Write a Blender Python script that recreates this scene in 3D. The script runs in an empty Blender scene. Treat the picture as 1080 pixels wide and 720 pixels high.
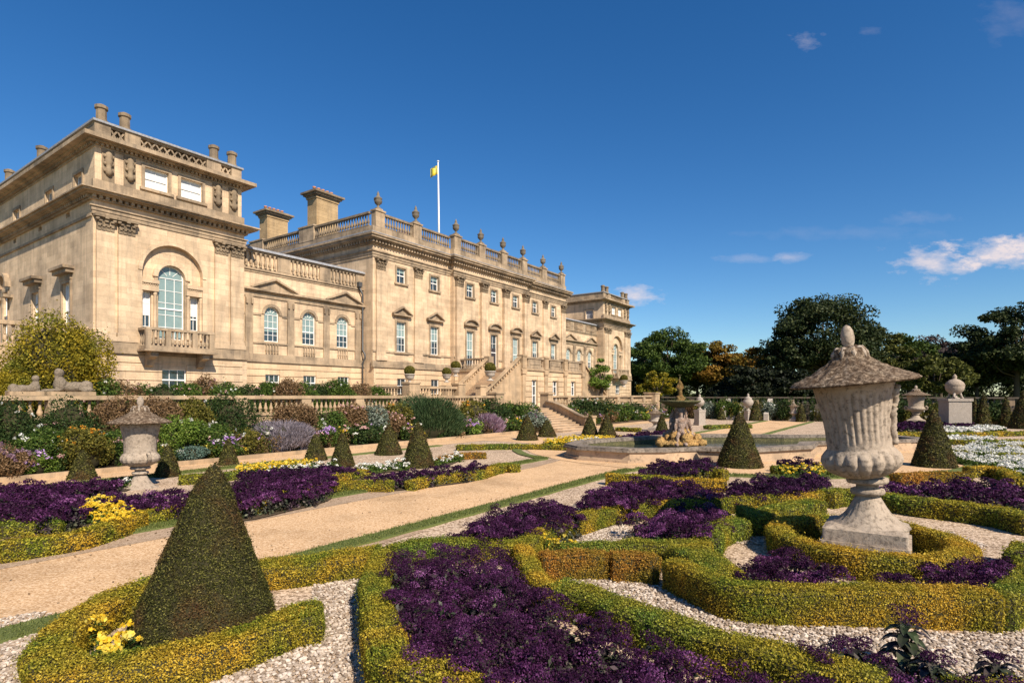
import bpy, math, random
import numpy as np
from mathutils import Vector, Matrix, noise as mnoise
from mathutils.geometry import tessellate_polygon

random.seed(7)
RNG = np.random.default_rng(11)
scene = bpy.context.scene
col = scene.collection
R = math.radians

# ------------------------------------------------------------------ camera
EYE = 2.6
cam_data = bpy.data.cameras.new('camera')
cam = bpy.data.objects.new('camera', cam_data)
col.objects.link(cam)
cam.location = (0, 0, EYE)
cam.rotation_euler = (R(90), 0, 0)
cam_data.sensor_width = 36
cam_data.lens = 20.0
cam_data.shift_y = 57 / 1080
cam_data.clip_start = 0.1
cam_data.clip_end = 3000
scene.camera = cam

# ------------------------------------------------------------------ light
SUN_EL = R(41)
SUN_HX, SUN_HY = math.sin(R(33)), -math.cos(R(33))      # horizontal direction towards the sun
sun_dir = Vector((SUN_HX * math.cos(SUN_EL), SUN_HY * math.cos(SUN_EL), math.sin(SUN_EL)))
sl = bpy.data.lights.new('sun', 'SUN')
sl.energy = 5.0
sl.angle = R(0.53)
sl.color = (1.0, 0.89, 0.74)
sun = bpy.data.objects.new('sun', sl)
col.objects.link(sun)
sun.rotation_euler = sun_dir.to_track_quat('Z', 'Y').to_euler()
sun.location = (20, -30, 40)

world = bpy.data.worlds.new('World')
scene.world = world
world.use_nodes = True
wt = world.node_tree
for n in list(wt.nodes):
    wt.nodes.remove(n)
wo = wt.nodes.new('ShaderNodeOutputWorld')
bg = wt.nodes.new('ShaderNodeBackground')
sky = wt.nodes.new('ShaderNodeTexSky')
sky.sky_type = 'NISHITA'
sky.sun_disc = False
sky.sun_elevation = SUN_EL
sky.sun_rotation = math.atan2(SUN_HX, SUN_HY)
sky.altitude = 100
sky.air_density = 1.0
sky.dust_density = 0.1
sky.ozone_density = 2.2
bg.inputs['Strength'].default_value = 0.055


def wmath(op, a, b=None, clamp=False):
    n = wt.nodes.new('ShaderNodeMath')
    n.operation = op
    n.use_clamp = clamp
    for i, s in enumerate((a, b)):
        if s is None:
            continue
        if isinstance(s, (int, float)):
            n.inputs[i].default_value = s
        else:
            wt.links.new(s, n.inputs[i])
    return n.outputs[0]


hs = wt.nodes.new('ShaderNodeHueSaturation')
hs.inputs['Saturation'].default_value = 1.34
hs.inputs['Hue'].default_value = 0.503
hs.inputs['Value'].default_value = 1.34
wt.links.new(sky.outputs[0], hs.inputs['Color'])
tc = wt.nodes.new('ShaderNodeTexCoord')
sp = wt.nodes.new('ShaderNodeSeparateXYZ')
wt.links.new(tc.outputs['Generated'], sp.inputs[0])
ysafe = wmath('MAXIMUM', sp.outputs[1], 0.02)
cx = wmath('DIVIDE', sp.outputs[0], ysafe)
cz = wmath('DIVIDE', sp.outputs[2], ysafe)
cmb = wt.nodes.new('ShaderNodeCombineXYZ')
wt.links.new(cx, cmb.inputs[0])
wt.links.new(wmath('MULTIPLY', cz, 2.2), cmb.inputs[1])
nz = wt.nodes.new('ShaderNodeTexNoise')
nz.inputs['Scale'].default_value = 18
nz.inputs['Detail'].default_value = 7
nz.inputs['Roughness'].default_value = 0.62
wt.links.new(cmb.outputs[0], nz.inputs['Vector'])
total = None
# fair-weather clouds: direction (x/y, z/y), half sizes, strength
for (ax, az, rx, rz, st) in [(.745, .232, .075, .028, 1.1), (.865, .250, .085, .030, 1.2), (.93, .262, .06, .03, 1.0),
                             (.225, .173, .045, .018, 1.15), (.49, .243, .035, .010, .45), (.70, .312, .07, .012, .14),
                             (.52, .622, .030, .014, .45), (.63, .640, .020, .008, .15), (.88, .665, .06, .04, .10),
                             (.42, .240, .05, .008, .22), (.60, .285, .20, .012, .08)]:
    ex = wmath('DIVIDE', wmath('SUBTRACT', cx, ax), rx)
    ez = wmath('DIVIDE', wmath('SUBTRACT', cz, az), rz)
    d = wmath('SQRT', wmath('ADD', wmath('MULTIPLY', ex, ex), wmath('MULTIPLY', ez, ez)))
    m = wmath('SUBTRACT', 1.15, d)
    m = wmath('ADD', m, wmath('MULTIPLY', wmath('SUBTRACT', nz.outputs[0], 0.52), 3.4))
    m = wmath('MULTIPLY', m, 0.9, True)
    m = wmath('MULTIPLY', m, wmath('SUBTRACT', 2.2, d, True))
    m = wmath('MULTIPLY', m, st * 0.7)
    total = m if total is None else wmath('ADD', total, m)
total = wmath('MINIMUM', total, 0.93)
total = wmath('MULTIPLY', total, wmath('GREATER_THAN', sp.outputs[1], 0.1))
mx = wt.nodes.new('ShaderNodeMix')
mx.data_type = 'RGBA'
wt.links.new(total, mx.inputs[0])
tintn = wt.nodes.new('ShaderNodeMix')
tintn.data_type = 'RGBA'
tintn.blend_type = 'MULTIPLY'
tintn.inputs[0].default_value = 1
tintn.inputs[7].default_value = (.92, 1.06, 1.16, 1)
wt.links.new(hs.outputs[0], tintn.inputs[6])
wt.links.new(tintn.outputs[2], mx.inputs[6])
mx.inputs[7].default_value = (11.0, 9.6, 9.6, 1)
wt.links.new(mx.outputs[2], bg.inputs['Color'])
wt.links.new(bg.outputs[0], wo.inputs['Surface'])

scene.view_settings.view_transform = 'Standard'
scene.view_settings.look = 'None'
scene.view_settings.gamma = 1
scene.view_settings.exposure = 0.55
scene.view_settings.use_curve_mapping = False
scene.render.engine = 'CYCLES'
scene.cycles.max_bounces = 6
scene.cycles.transparent_max_bounces = 8

# ------------------------------------------------------------------ frames
# the house axis: u runs along the facade, v from the garden into the house
ANG = R(55)
DX, DY = math.cos(ANG), math.sin(ANG)


def uv(u, v, z=0.0):
    return Vector((DX * u - DY * v, DY * u + DX * v, z))


def to_uv(x, y):
    return (DX * x + DY * y, -DY * x + DX * y)


def spot(px, py, z=0.0):
    """ground position of a feature, read off the photograph (surveying only)"""
    t = 600.0 * (EYE - z) / (py - 417.0)
    return ((px - 540) / 600.0 * t, t)


def on_line(px, v):
    k = (px - 540) / 600.0
    t = v / (-DY * k + DX)
    return (k * t, t)


# ------------------------------------------------------------------ materials
def new_mat(name):
    m = bpy.data.materials.new(name)
    m.use_nodes = True
    nt = m.node_tree
    b = nt.nodes['Principled BSDF']
    return m, nt, b


def N(nt, kind, **kw):
    n = nt.nodes.new(kind)
    for k, v in kw.items():
        if k in n.inputs.keys():
            n.inputs[k].default_value = v
        else:
            setattr(n, k, v)
    return n


def ramp(nt, fac, stops):
    r = nt.nodes.new('ShaderNodeValToRGB')
    e = r.color_ramp.elements
    while len(e) < len(stops):
        e.new(0.5)
    for i, (p, c) in enumerate(stops):
        e[i].position = p
        e[i].color = (c[0], c[1], c[2], 1)
    nt.links.new(fac, r.inputs[0])
    return r.outputs[0]


def mixc(nt, fac, a, b, mode='MIX'):
    m = nt.nodes.new('ShaderNodeMix')
    m.data_type = 'RGBA'
    m.blend_type = mode
    for i, s in ((0, fac), (6, a), (7, b)):
        if isinstance(s, (int, float)):
            m.inputs[i].default_value = s
        elif isinstance(s, tuple):
            m.inputs[i].default_value = (s[0], s[1], s[2], 1)
        else:
            nt.links.new(s, m.inputs[i])
    return m.outputs[2]


def nmath(nt, op, a, b=None, clamp=False):
    n = nt.nodes.new('ShaderNodeMath')
    n.operation = op
    n.use_clamp = clamp
    for i, s in enumerate((a, b)):
        if s is None:
            continue
        if isinstance(s, (int, float)):
            n.inputs[i].default_value = s
        else:
            nt.links.new(s, n.inputs[i])
    return n.outputs[0]


def bump(nt, b, height, strength, dist):
    bp = nt.nodes.new('ShaderNodeBump')
    bp.inputs['Strength'].default_value = strength
    bp.inputs['Distance'].default_value = dist
    nt.links.new(height, bp.inputs['Height'])
    nt.links.new(bp.outputs[0], b.inputs['Normal'])


def house_stone(name, base=(.72, .54, .36), dirt=(.26, .195, .135), amount=.8, joints=True, course=.34):
    m, nt, b = new_mat(name)
    tcn = N(nt, 'ShaderNodeTexCoord')
    s = N(nt, 'ShaderNodeSeparateXYZ')
    nt.links.new(tcn.outputs['Object'], s.inputs[0])
    c = N(nt, 'ShaderNodeCombineXYZ')
    nt.links.new(nmath(nt, 'ADD', s.outputs[0], s.outputs[1]), c.inputs[0])
    nt.links.new(s.outputs[2], c.inputs[1])
    br = N(nt, 'ShaderNodeTexBrick')
    br.inputs['Scale'].default_value = 1
    br.inputs['Brick Width'].default_value = .95
    br.inputs['Row Height'].default_value = course
    br.inputs['Mortar Size'].default_value = .008 if joints else .0
    br.inputs['Mortar Smooth'].default_value = .3
    br.inputs['Bias'].default_value = 0
    br.inputs['Color1'].default_value = (.84, .82, .79, 1)
    br.inputs['Color2'].default_value = (1.05, 1.04, 1.02, 1)
    br.inputs['Mortar'].default_value = (.84, .82, .80, 1)
    nt.links.new(c.outputs[0], br.inputs['Vector'])
    n1 = N(nt, 'ShaderNodeTexNoise', Scale=.55, Detail=8, Roughness=.65)
    nt.links.new(tcn.outputs['Object'], n1.inputs['Vector'])
    f = ramp(nt, n1.outputs[0], [(.42, (0, 0, 0)), (.70, (1, 1, 1))])
    # rain streaks: noise squeezed along the height
    mp = N(nt, 'ShaderNodeMapping')
    mp.inputs['Scale'].default_value = (2.6, 2.6, .22)
    nt.links.new(tcn.outputs['Object'], mp.inputs['Vector'])
    n2 = N(nt, 'ShaderNodeTexNoise', Scale=1, Detail=6, Roughness=.7)
    nt.links.new(mp.outputs[0], n2.inputs['Vector'])
    f2 = ramp(nt, n2.outputs[0], [(.47, (0, 0, 0)), (.76, (1, 1, 1))])
    n3 = N(nt, 'ShaderNodeTexNoise', Scale=14, Detail=6, Roughness=.7)
    nt.links.new(tcn.outputs['Object'], n3.inputs['Vector'])
    colr = mixc(nt, nmath(nt, 'MULTIPLY', f, amount * .8), base, dirt)
    colr = mixc(nt, nmath(nt, 'MULTIPLY', f2, amount * .75), colr, (dirt[0] * .8, dirt[1] * .85, dirt[2] * .95))
    colr = mixc(nt, 1.0, colr, br.outputs[0], 'MULTIPLY')
    v = ramp(nt, n3.outputs[0], [(.3, (.86, .86, .86)), (.7, (1.08, 1.08, 1.08))])
    colr = mixc(nt, 1.0, colr, v, 'MULTIPLY')
    nt.links.new(colr, b.inputs['Base Color'])
    b.inputs['Roughness'].default_value = .88
    b.inputs['Specular IOR Level'].default_value = .2
    bump(nt, b, nmath(nt, 'ADD', n3.outputs[0], nmath(nt, 'MULTIPLY', br.outputs[1], -1.5)), .5, .02)
    return m


def garden_stone(name, base, lichen, dark, sc=6.0, rough_bump=.6, moss=.55):
    m, nt, b = new_mat(name)
    tcn = N(nt, 'ShaderNodeTexCoord')
    n1 = N(nt, 'ShaderNodeTexNoise', Scale=sc, Detail=10, Roughness=.7)
    n2 = N(nt, 'ShaderNodeTexNoise', Scale=sc * 5, Detail=8, Roughness=.75)
    n3 = N(nt, 'ShaderNodeTexVoronoi', Scale=sc * 4)
    for q in (n1, n2, n3):
        nt.links.new(tcn.outputs['Object'], q.inputs['Vector'])
    f1 = ramp(nt, n1.outputs[0], [(.40, (0, 0, 0)), (.62, (1, 1, 1))])
    f2 = ramp(nt, n2.outputs[0], [(1 - moss - .04, (0, 0, 0)), (1 - moss + .12, (1, 1, 1))])
    c = mixc(nt, f1, base, lichen)
    c = mixc(nt, nmath(nt, 'MULTIPLY', f2, .85), c, dark)
    nt.links.new(c, b.inputs['Base Color'])
    b.inputs['Roughness'].default_value = .95
    b.inputs['Specular IOR Level'].default_value = .1
    bump(nt, b, nmath(nt, 'ADD', n2.outputs[0], nmath(nt, 'MULTIPLY', n3.outputs[0], .5)), rough_bump, .03)
    return m


def leaf_mat(name, stops, patch=None, patch_scale=1.2, transl=.28, rough=.55, patch_lim=(.38, .64)):
    """leaf colour from a random tint per leaf; patches of another growth colour across the plant"""
    m, nt, b = new_mat(name)
    at = N(nt, 'ShaderNodeAttribute', attribute_name='tint')
    c = ramp(nt, at.outputs['Fac'], stops)
    if patch:
        tcn = N(nt, 'ShaderNodeTexCoord')
        n1 = N(nt, 'ShaderNodeTexNoise', Scale=patch_scale, Detail=4, Roughness=.6)
        nt.links.new(tcn.outputs['Object'], n1.inputs['Vector'])
        c2 = ramp(nt, at.outputs['Fac'], patch)
        f = ramp(nt, n1.outputs[0], [(patch_lim[0], (0, 0, 0)), (patch_lim[1], (1, 1, 1))])
        c = mixc(nt, f, c, c2)
    nt.links.new(c, b.inputs['Base Color'])
    b.inputs['Roughness'].default_value = rough
    b.inputs['Specular IOR Level'].default_value = .12
    if transl > 0:
        tr = N(nt, 'ShaderNodeBsdfTranslucent')
        nt.links.new(c, tr.inputs['Color'])
        ms = N(nt, 'ShaderNodeMixShader')
        ms.inputs[0].default_value = transl
        out = nt.nodes['Material Output']
        nt.links.new(b.outputs[0], ms.inputs[1])
        nt.links.new(tr.outputs[0], ms.inputs[2])
        nt.links.new(ms.outputs[0], out.inputs['Surface'])
    return m


def plain(name, c, rough=.7, metal=0.0, spec=.3, var=0.12, sc=8):
    m, nt, b = new_mat(name)
    tcn = N(nt, 'ShaderNodeTexCoord')
    n1 = N(nt, 'ShaderNodeTexNoise', Scale=sc, Detail=6, Roughness=.6)
    nt.links.new(tcn.outputs['Object'], n1.inputs['Vector'])
    r = ramp(nt, n1.outputs[0], [(.3, tuple(x * (1 - var) for x in c)), (.7, tuple(min(1, x * (1 + var)) for x in c))])
    nt.links.new(r, b.inputs['Base Color'])
    b.inputs['Roughness'].default_value = rough
    b.inputs['Metallic'].default_value = metal
    b.inputs['Specular IOR Level'].default_value = spec
    return m


M = {}
M['ashlar'] = house_stone('ashlar')
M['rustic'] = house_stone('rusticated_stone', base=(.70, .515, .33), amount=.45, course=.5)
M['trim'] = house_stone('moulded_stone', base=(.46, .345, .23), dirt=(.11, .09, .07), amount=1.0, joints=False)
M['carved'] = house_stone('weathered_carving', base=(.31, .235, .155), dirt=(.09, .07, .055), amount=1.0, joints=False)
M['roofurn'] = house_stone('sooty_stone', base=(.24, .20, .15), dirt=(.08, .07, .06), amount=1.0, joints=False)
M['chimney'] = house_stone('chimney_stone', base=(.50, .35, .19), dirt=(.25, .18, .11), amount=.7, course=.3)
M['terr'] = house_stone('terrace_stone', base=(.52, .37, .23), dirt=(.19, .15, .10), amount=.9, joints=False)
M['lead'] = plain('lead_sheet', (.27, .27, .28), .6, var=.3)
M['glass'] = plain('window_glass', (.03, .045, .055), .06, spec=.9, var=.5, sc=3)
M['blind'] = plain('pale_blind_behind_glass', (.21, .29, .28), .22, spec=.6, var=.12, sc=2)
M['whiteblind'] = plain('white_blind', (.62, .64, .64), .5, spec=.4, var=.15, sc=3)
M['white'] = plain('white_paint', (.80, .78, .74), .5, var=.05)
M['terracotta'] = plain('terracotta', (.52, .23, .12), .8)
M['iron'] = plain('dark_iron', (.10, .10, .10), .5, metal=.4)
M['door'] = plain('dark_door', (.045, .04, .045), .4)
M['potwhite'] = garden_stone('pale_pot_stone', (.52, .46, .39), (.42, .36, .30), (.20, .17, .14), 5, .3, .44)
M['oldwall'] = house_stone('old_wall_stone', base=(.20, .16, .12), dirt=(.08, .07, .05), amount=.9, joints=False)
M['sphinx'] = garden_stone('dull_statue_stone', (.27, .215, .16), (.20, .16, .115), (.09, .075, .055), 4, .6, .5)
M['urn'] = garden_stone('lichened_urn_stone', (.335, .268, .205), (.43, .35, .27), (.12, .095, .07), 2.4, .55, .47)
M['urnlid'] = garden_stone('mossy_lid_stone', (.28, .20, .135), (.40, .31, .22), (.035, .018, .009), 3.0, 1.0, .58)
M['urnpale'] = garden_stone('pale_vase_stone', (.42, .36, .30), (.35, .30, .25), (.15, .12, .10), 4, .6, .48)
M['basin'] = garden_stone('wet_pool_stone', (.50, .36, .235), (.34, .25, .17), (.06, .05, .04), .9, .5, .42)
M['kerb'] = garden_stone('dark_kerb_stone', (.20, .165, .135), (.29, .24, .19), (.05, .042, .035), 1.3, .6, .5)
M['rock'] = garden_stone('ochre_fountain_stone', (.56, .36, .13), (.46, .26, .09), (.10, .06, .03), 3.2, .9, .54)
M['figure'] = garden_stone('streaked_figure_stone', (.52, .42, .36), (.40, .25, .16), (.10, .065, .05), 4.5, .8, .56)
M['rust'] = garden_stone('rusty_stone', (.36, .24, .09), (.36, .14, .05), (.07, .06, .025), 6, .7, .6)
M['mossbowl'] = garden_stone('mossy_bowl', (.20, .18, .08), (.11, .11, .05), (.05, .045, .03), 4, .8, .55)
M['step'] = house_stone('step_stone', base=(.55, .40, .26), dirt=(.30, .22, .15), amount=.7, joints=False)

# leaves
M['box'] = leaf_mat('box_leaves', [(0, (.050, .088, .009)), (.5, (.17, .20, .018)), (1, (.45, .42, .05))],
                    [(0, (.24, .135, .012)), (.5, (.54, .325, .026)), (1, (.74, .50, .07))], 1.1, .3, .5)
M['boxgreen'] = leaf_mat('green_box_leaves', [(0, (.038, .080, .010)), (.6, (.13, .195, .022)), (1, (.36, .41, .07))],
                         [(0, (.15, .13, .012)), (.5, (.36, .27, .022)), (1, (.58, .44, .05))], 1.3, .3, .45, (.38, .66))
M['boxorange'] = leaf_mat('bronzed_box_leaves', [(0, (.20, .075, .012)), (.5, (.38, .165, .025)), (1, (.55, .29, .06))],
                          [(0, (.10, .105, .012)), (.5, (.26, .21, .02)), (1, (.42, .33, .05))], 1.5, .3, .5, (.40, .66))
M['yew'] = leaf_mat('yew_leaves', [(0, (.018, .019, .005)), (.5, (.050, .052, .011)), (1, (.19, .175, .045))],
                    [(0, (.048, .022, .010)), (.5, (.085, .048, .018)), (1, (.17, .105, .040))], 2.0, .12, .6, (.48, .66))
M['twig'] = plain('inner_twigs', (.035, .030, .012), .9)
M['yewbody'] = plain('inner_yew', (.030, .026, .009), .9)
M['bark'] = plain('bark', (.085, .065, .045), .95)
M['purple'] = leaf_mat('purple_florets', [(0, (.014, .005, .012)), (.45, (.040, .009, .036)), (.8, (.11, .028, .105)), (1, (.26, .095, .24))], None, transl=.2)
M['purple2'] = leaf_mat('violet_florets', [(0, (.011, .004, .010)), (.5, (.032, .008, .032)), (1, (.10, .026, .095))], None, transl=.2)
M['helio'] = leaf_mat('dark_heliotrope_leaves', [(0, (.014, .020, .012)), (.6, (.040, .058, .026)), (1, (.13, .15, .08))],
                      [(0, (.03, .014, .03)), (.6, (.06, .03, .05)), (1, (.12, .07, .09))], 3.0, .15, .4)
M['green'] = leaf_mat('mid_green_leaves', [(0, (.022, .050, .010)), (.5, (.060, .105, .018)), (1, (.15, .20, .04))], None)
M['dkgreen'] = leaf_mat('dark_green_leaves', [(0, (.012, .028, .008)), (.5, (.032, .060, .016)), (1, (.09, .12, .035))], None)
M['brgreen'] = leaf_mat('bright_green_leaves', [(0, (.045, .090, .012)), (.5, (.115, .185, .025)), (1, (.24, .30, .06))], None)
M['fluffy'] = leaf_mat('feathery_leaves', [(0, (.018, .040, .016)), (.5, (.045, .080, .030)), (1, (.10, .14, .06))], None)
M['greygreen'] = leaf_mat('grey_leaves', [(0, (.09, .12, .08)), (.5, (.18, .215, .16)), (1, (.32, .36, .30))], None)
M['bluegreen'] = leaf_mat('blue_leaves', [(0, (.05, .095, .075)), (.5, (.10, .165, .13)), (1, (.20, .27, .22))], None)
M['olive'] = leaf_mat('olive_leaves', [(0, (.060, .060, .012)), (.5, (.13, .12, .022)), (1, (.24, .20, .04))], None)
M['yellowgreen'] = leaf_mat('yellowing_leaves', [(0, (.12, .095, .008)), (.5, (.29, .215, .015)), (1, (.50, .36, .03))],
                            [(0, (.06, .075, .010)), (.5, (.14, .15, .02)), (1, (.28, .26, .04))], .8)
M['lavender'] = leaf_mat('grey_lavender_spikes', [(0, (.16, .14, .15)), (.5, (.26, .22, .25)), (1, (.36, .32, .36))], None)
M['mauve'] = leaf_mat('mauve_haze', [(0, (.18, .10, .14)), (.5, (.28, .17, .23)), (1, (.42, .30, .38))], None)
M['brownred'] = leaf_mat('russet_leaves', [(0, (.09, .055, .025)), (.5, (.18, .11, .05)), (1, (.32, .20, .11))], None)
M['aster'] = leaf_mat('lilac_petals', [(0, (.38, .20, .50)), (.5, (.55, .32, .68)), (1, (.74, .52, .82))], None)
M['pink'] = leaf_mat('pink_petals', [(0, (.48, .24, .26)), (.5, (.62, .37, .34)), (1, (.78, .58, .48))], None)
M['yellow'] = leaf_mat('yellow_petals', [(0, (.72, .42, .02)), (.4, (.83, .60, .04)), (1, (.90, .78, .22))], None, transl=.35)
M['orange'] = leaf_mat('orange_petals', [(0, (.60, .22, .02)), (.5, (.70, .32, .03)), (1, (.80, .45, .06))], None)
M['petalwhite'] = leaf_mat('white_petals', [(0, (.70, .66, .58)), (.5, (.80, .78, .70)), (1, (.86, .85, .80))], None, transl=.3)
M['blade'] = leaf_mat('grass_blades', [(0, (.07, .10, .022)), (.5, (.13, .16, .04)), (1, (.24, .25, .08))], None)
M['t_green'] = leaf_mat('tree_leaves_green', [(0, (.020, .038, .008)), (.5, (.048, .078, .014)), (1, (.10, .14, .028))], None, transl=.2)
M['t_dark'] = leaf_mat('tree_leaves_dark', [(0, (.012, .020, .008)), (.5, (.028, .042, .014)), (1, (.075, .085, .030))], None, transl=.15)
M['t_autumn'] = leaf_mat('tree_leaves_autumn', [(0, (.11, .050, .010)), (.5, (.21, .105, .016)), (1, (.34, .20, .03))],
                         [(0, (.04, .05, .010)), (.5, (.09, .10, .018)), (1, (.18, .17, .03))], .14, transl=.2)
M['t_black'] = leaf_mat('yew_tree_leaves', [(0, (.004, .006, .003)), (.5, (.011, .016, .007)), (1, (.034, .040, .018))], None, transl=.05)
M['t_purple'] = leaf_mat('copper_leaves', [(0, (.030, .022, .022)), (.5, (.065, .045, .042)), (1, (.13, .10, .085))], None, transl=.15)
M['t_olive'] = leaf_mat('tree_leaves_olive', [(0, (.030, .036, .009)), (.5, (.070, .076, .016)), (1, (.15, .15, .034))], None, transl=.2)


def ground_mat(name, c1, c2, c3, big, fine, bstr, bdist, vor=True):
    m, nt, b = new_mat(name)
    tcn = N(nt, 'ShaderNodeTexCoord')
    n1 = N(nt, 'ShaderNodeTexNoise', Scale=big, Detail=5, Roughness=.6)
    nt.links.new(tcn.outputs['Object'], n1.inputs['Vector'])
    if vor:
        n2 = N(nt, 'ShaderNodeTexVoronoi', Scale=fine)
        n2.inputs['Randomness'].default_value = 1
        fac = n2.outputs['Color']
        sepc = N(nt, 'ShaderNodeSeparateColor')
        nt.links.new(fac, sepc.inputs[0])
        fv = sepc.outputs[0]
        hgt = nmath(nt, 'SUBTRACT', 1.0, n2.outputs['Distance'])
    else:
        n2 = N(nt, 'ShaderNodeTexNoise', Scale=fine, Detail=4, Roughness=.7)
        fv = n2.outputs[0]
        hgt = fv
    nt.links.new(tcn.outputs['Object'], n2.inputs['Vector'])
    a = ramp(nt, fv, [(.15, c1), (.55, c2), (.95, c3)])
    k = ramp(nt, n1.outputs[0], [(.32, (.74, .72, .70)), (.48, (.98, .97, .96)), (.7, (1.08, 1.06, 1.04))])
    nt.links.new(mixc(nt, 1.0, a, k, 'MULTIPLY'), b.inputs['Base Color'])
    b.inputs['Roughness'].default_value = .95
    b.inputs['Specular IOR Level'].default_value = .15
    bump(nt, b, hgt, bstr, bdist)
    return m


M['sand'] = ground_mat('hoggin', (.46, .28, .14), (.62, .41, .225), (.74, .53, .33), .5, 46, .6, .010)
M['margin'] = ground_mat('brown_path_margin', (.26, .18, .115), (.38, .27, .18), (.50, .38, .27), .9, 50, .5, .008)
M['gravel'] = ground_mat('pale_gravel', (.20, .135, .085), (.52, .385, .26), (.70, .55, .41), .9, 34, .6, .012)
M['stonebit'] = leaf_mat('loose_stones', [(0, (.22, .165, .12)), (.5, (.42, .34, .265)), (1, (.62, .53, .44))], None, transl=0, rough=.9)
M['turf'] = ground_mat('mown_turf', (.075, .100, .028), (.13, .155, .048), (.20, .21, .075), 1.1, 60, .6, .02, False)
M['soil'] = ground_mat('brown_soil', (.05, .035, .022), (.10, .072, .045), (.17, .13, .09), .8, 20, .8, .03, False)
M['flag'] = ground_mat('paving', (.30, .24, .17), (.40, .32, .23), (.48, .39, .29), .5, 4, .3, .02, False)


_g = M['glass'].node_tree
_n = N(_g, 'ShaderNodeTexNoise', Scale=2.2, Detail=2)
_t = N(_g, 'ShaderNodeTexCoord')
_g.links.new(_t.outputs['Object'], _n.inputs['Vector'])
bump(_g, _g.nodes['Principled BSDF'], _n.outputs[0], .35, .05)


def water_mat():
    m, nt, b = new_mat('pool_water')
    b.inputs['Base Color'].default_value = (.035, .045, .03, 1)
    b.inputs['Roughness'].default_value = .12
    b.inputs['Specular IOR Level'].default_value = .8
    tcn = N(nt, 'ShaderNodeTexCoord')
    n1 = N(nt, 'ShaderNodeTexNoise', Scale=5, Detail=3)
    nt.links.new(tcn.outputs['Object'], n1.inputs['Vector'])
    bump(nt, b, n1.outputs[0], .25, .03)
    return m


M['water'] = water_mat()


def flag_mat():
    m, nt, b = new_mat('flag_cloth')
    tcn = N(nt, 'ShaderNodeTexCoord')
    ck = N(nt, 'ShaderNodeTexChecker', Scale=1.1)
    ck.inputs['Color1'].default_value = (.75, .55, .03, 1)
    ck.inputs['Color2'].default_value = (.12, .16, .08, 1)
    nt.links.new(tcn.outputs['Object'], ck.inputs['Vector'])
    nt.links.new(ck.outputs[0], b.inputs['Base Color'])
    return m


M['flagcloth'] = flag_mat()


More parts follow.
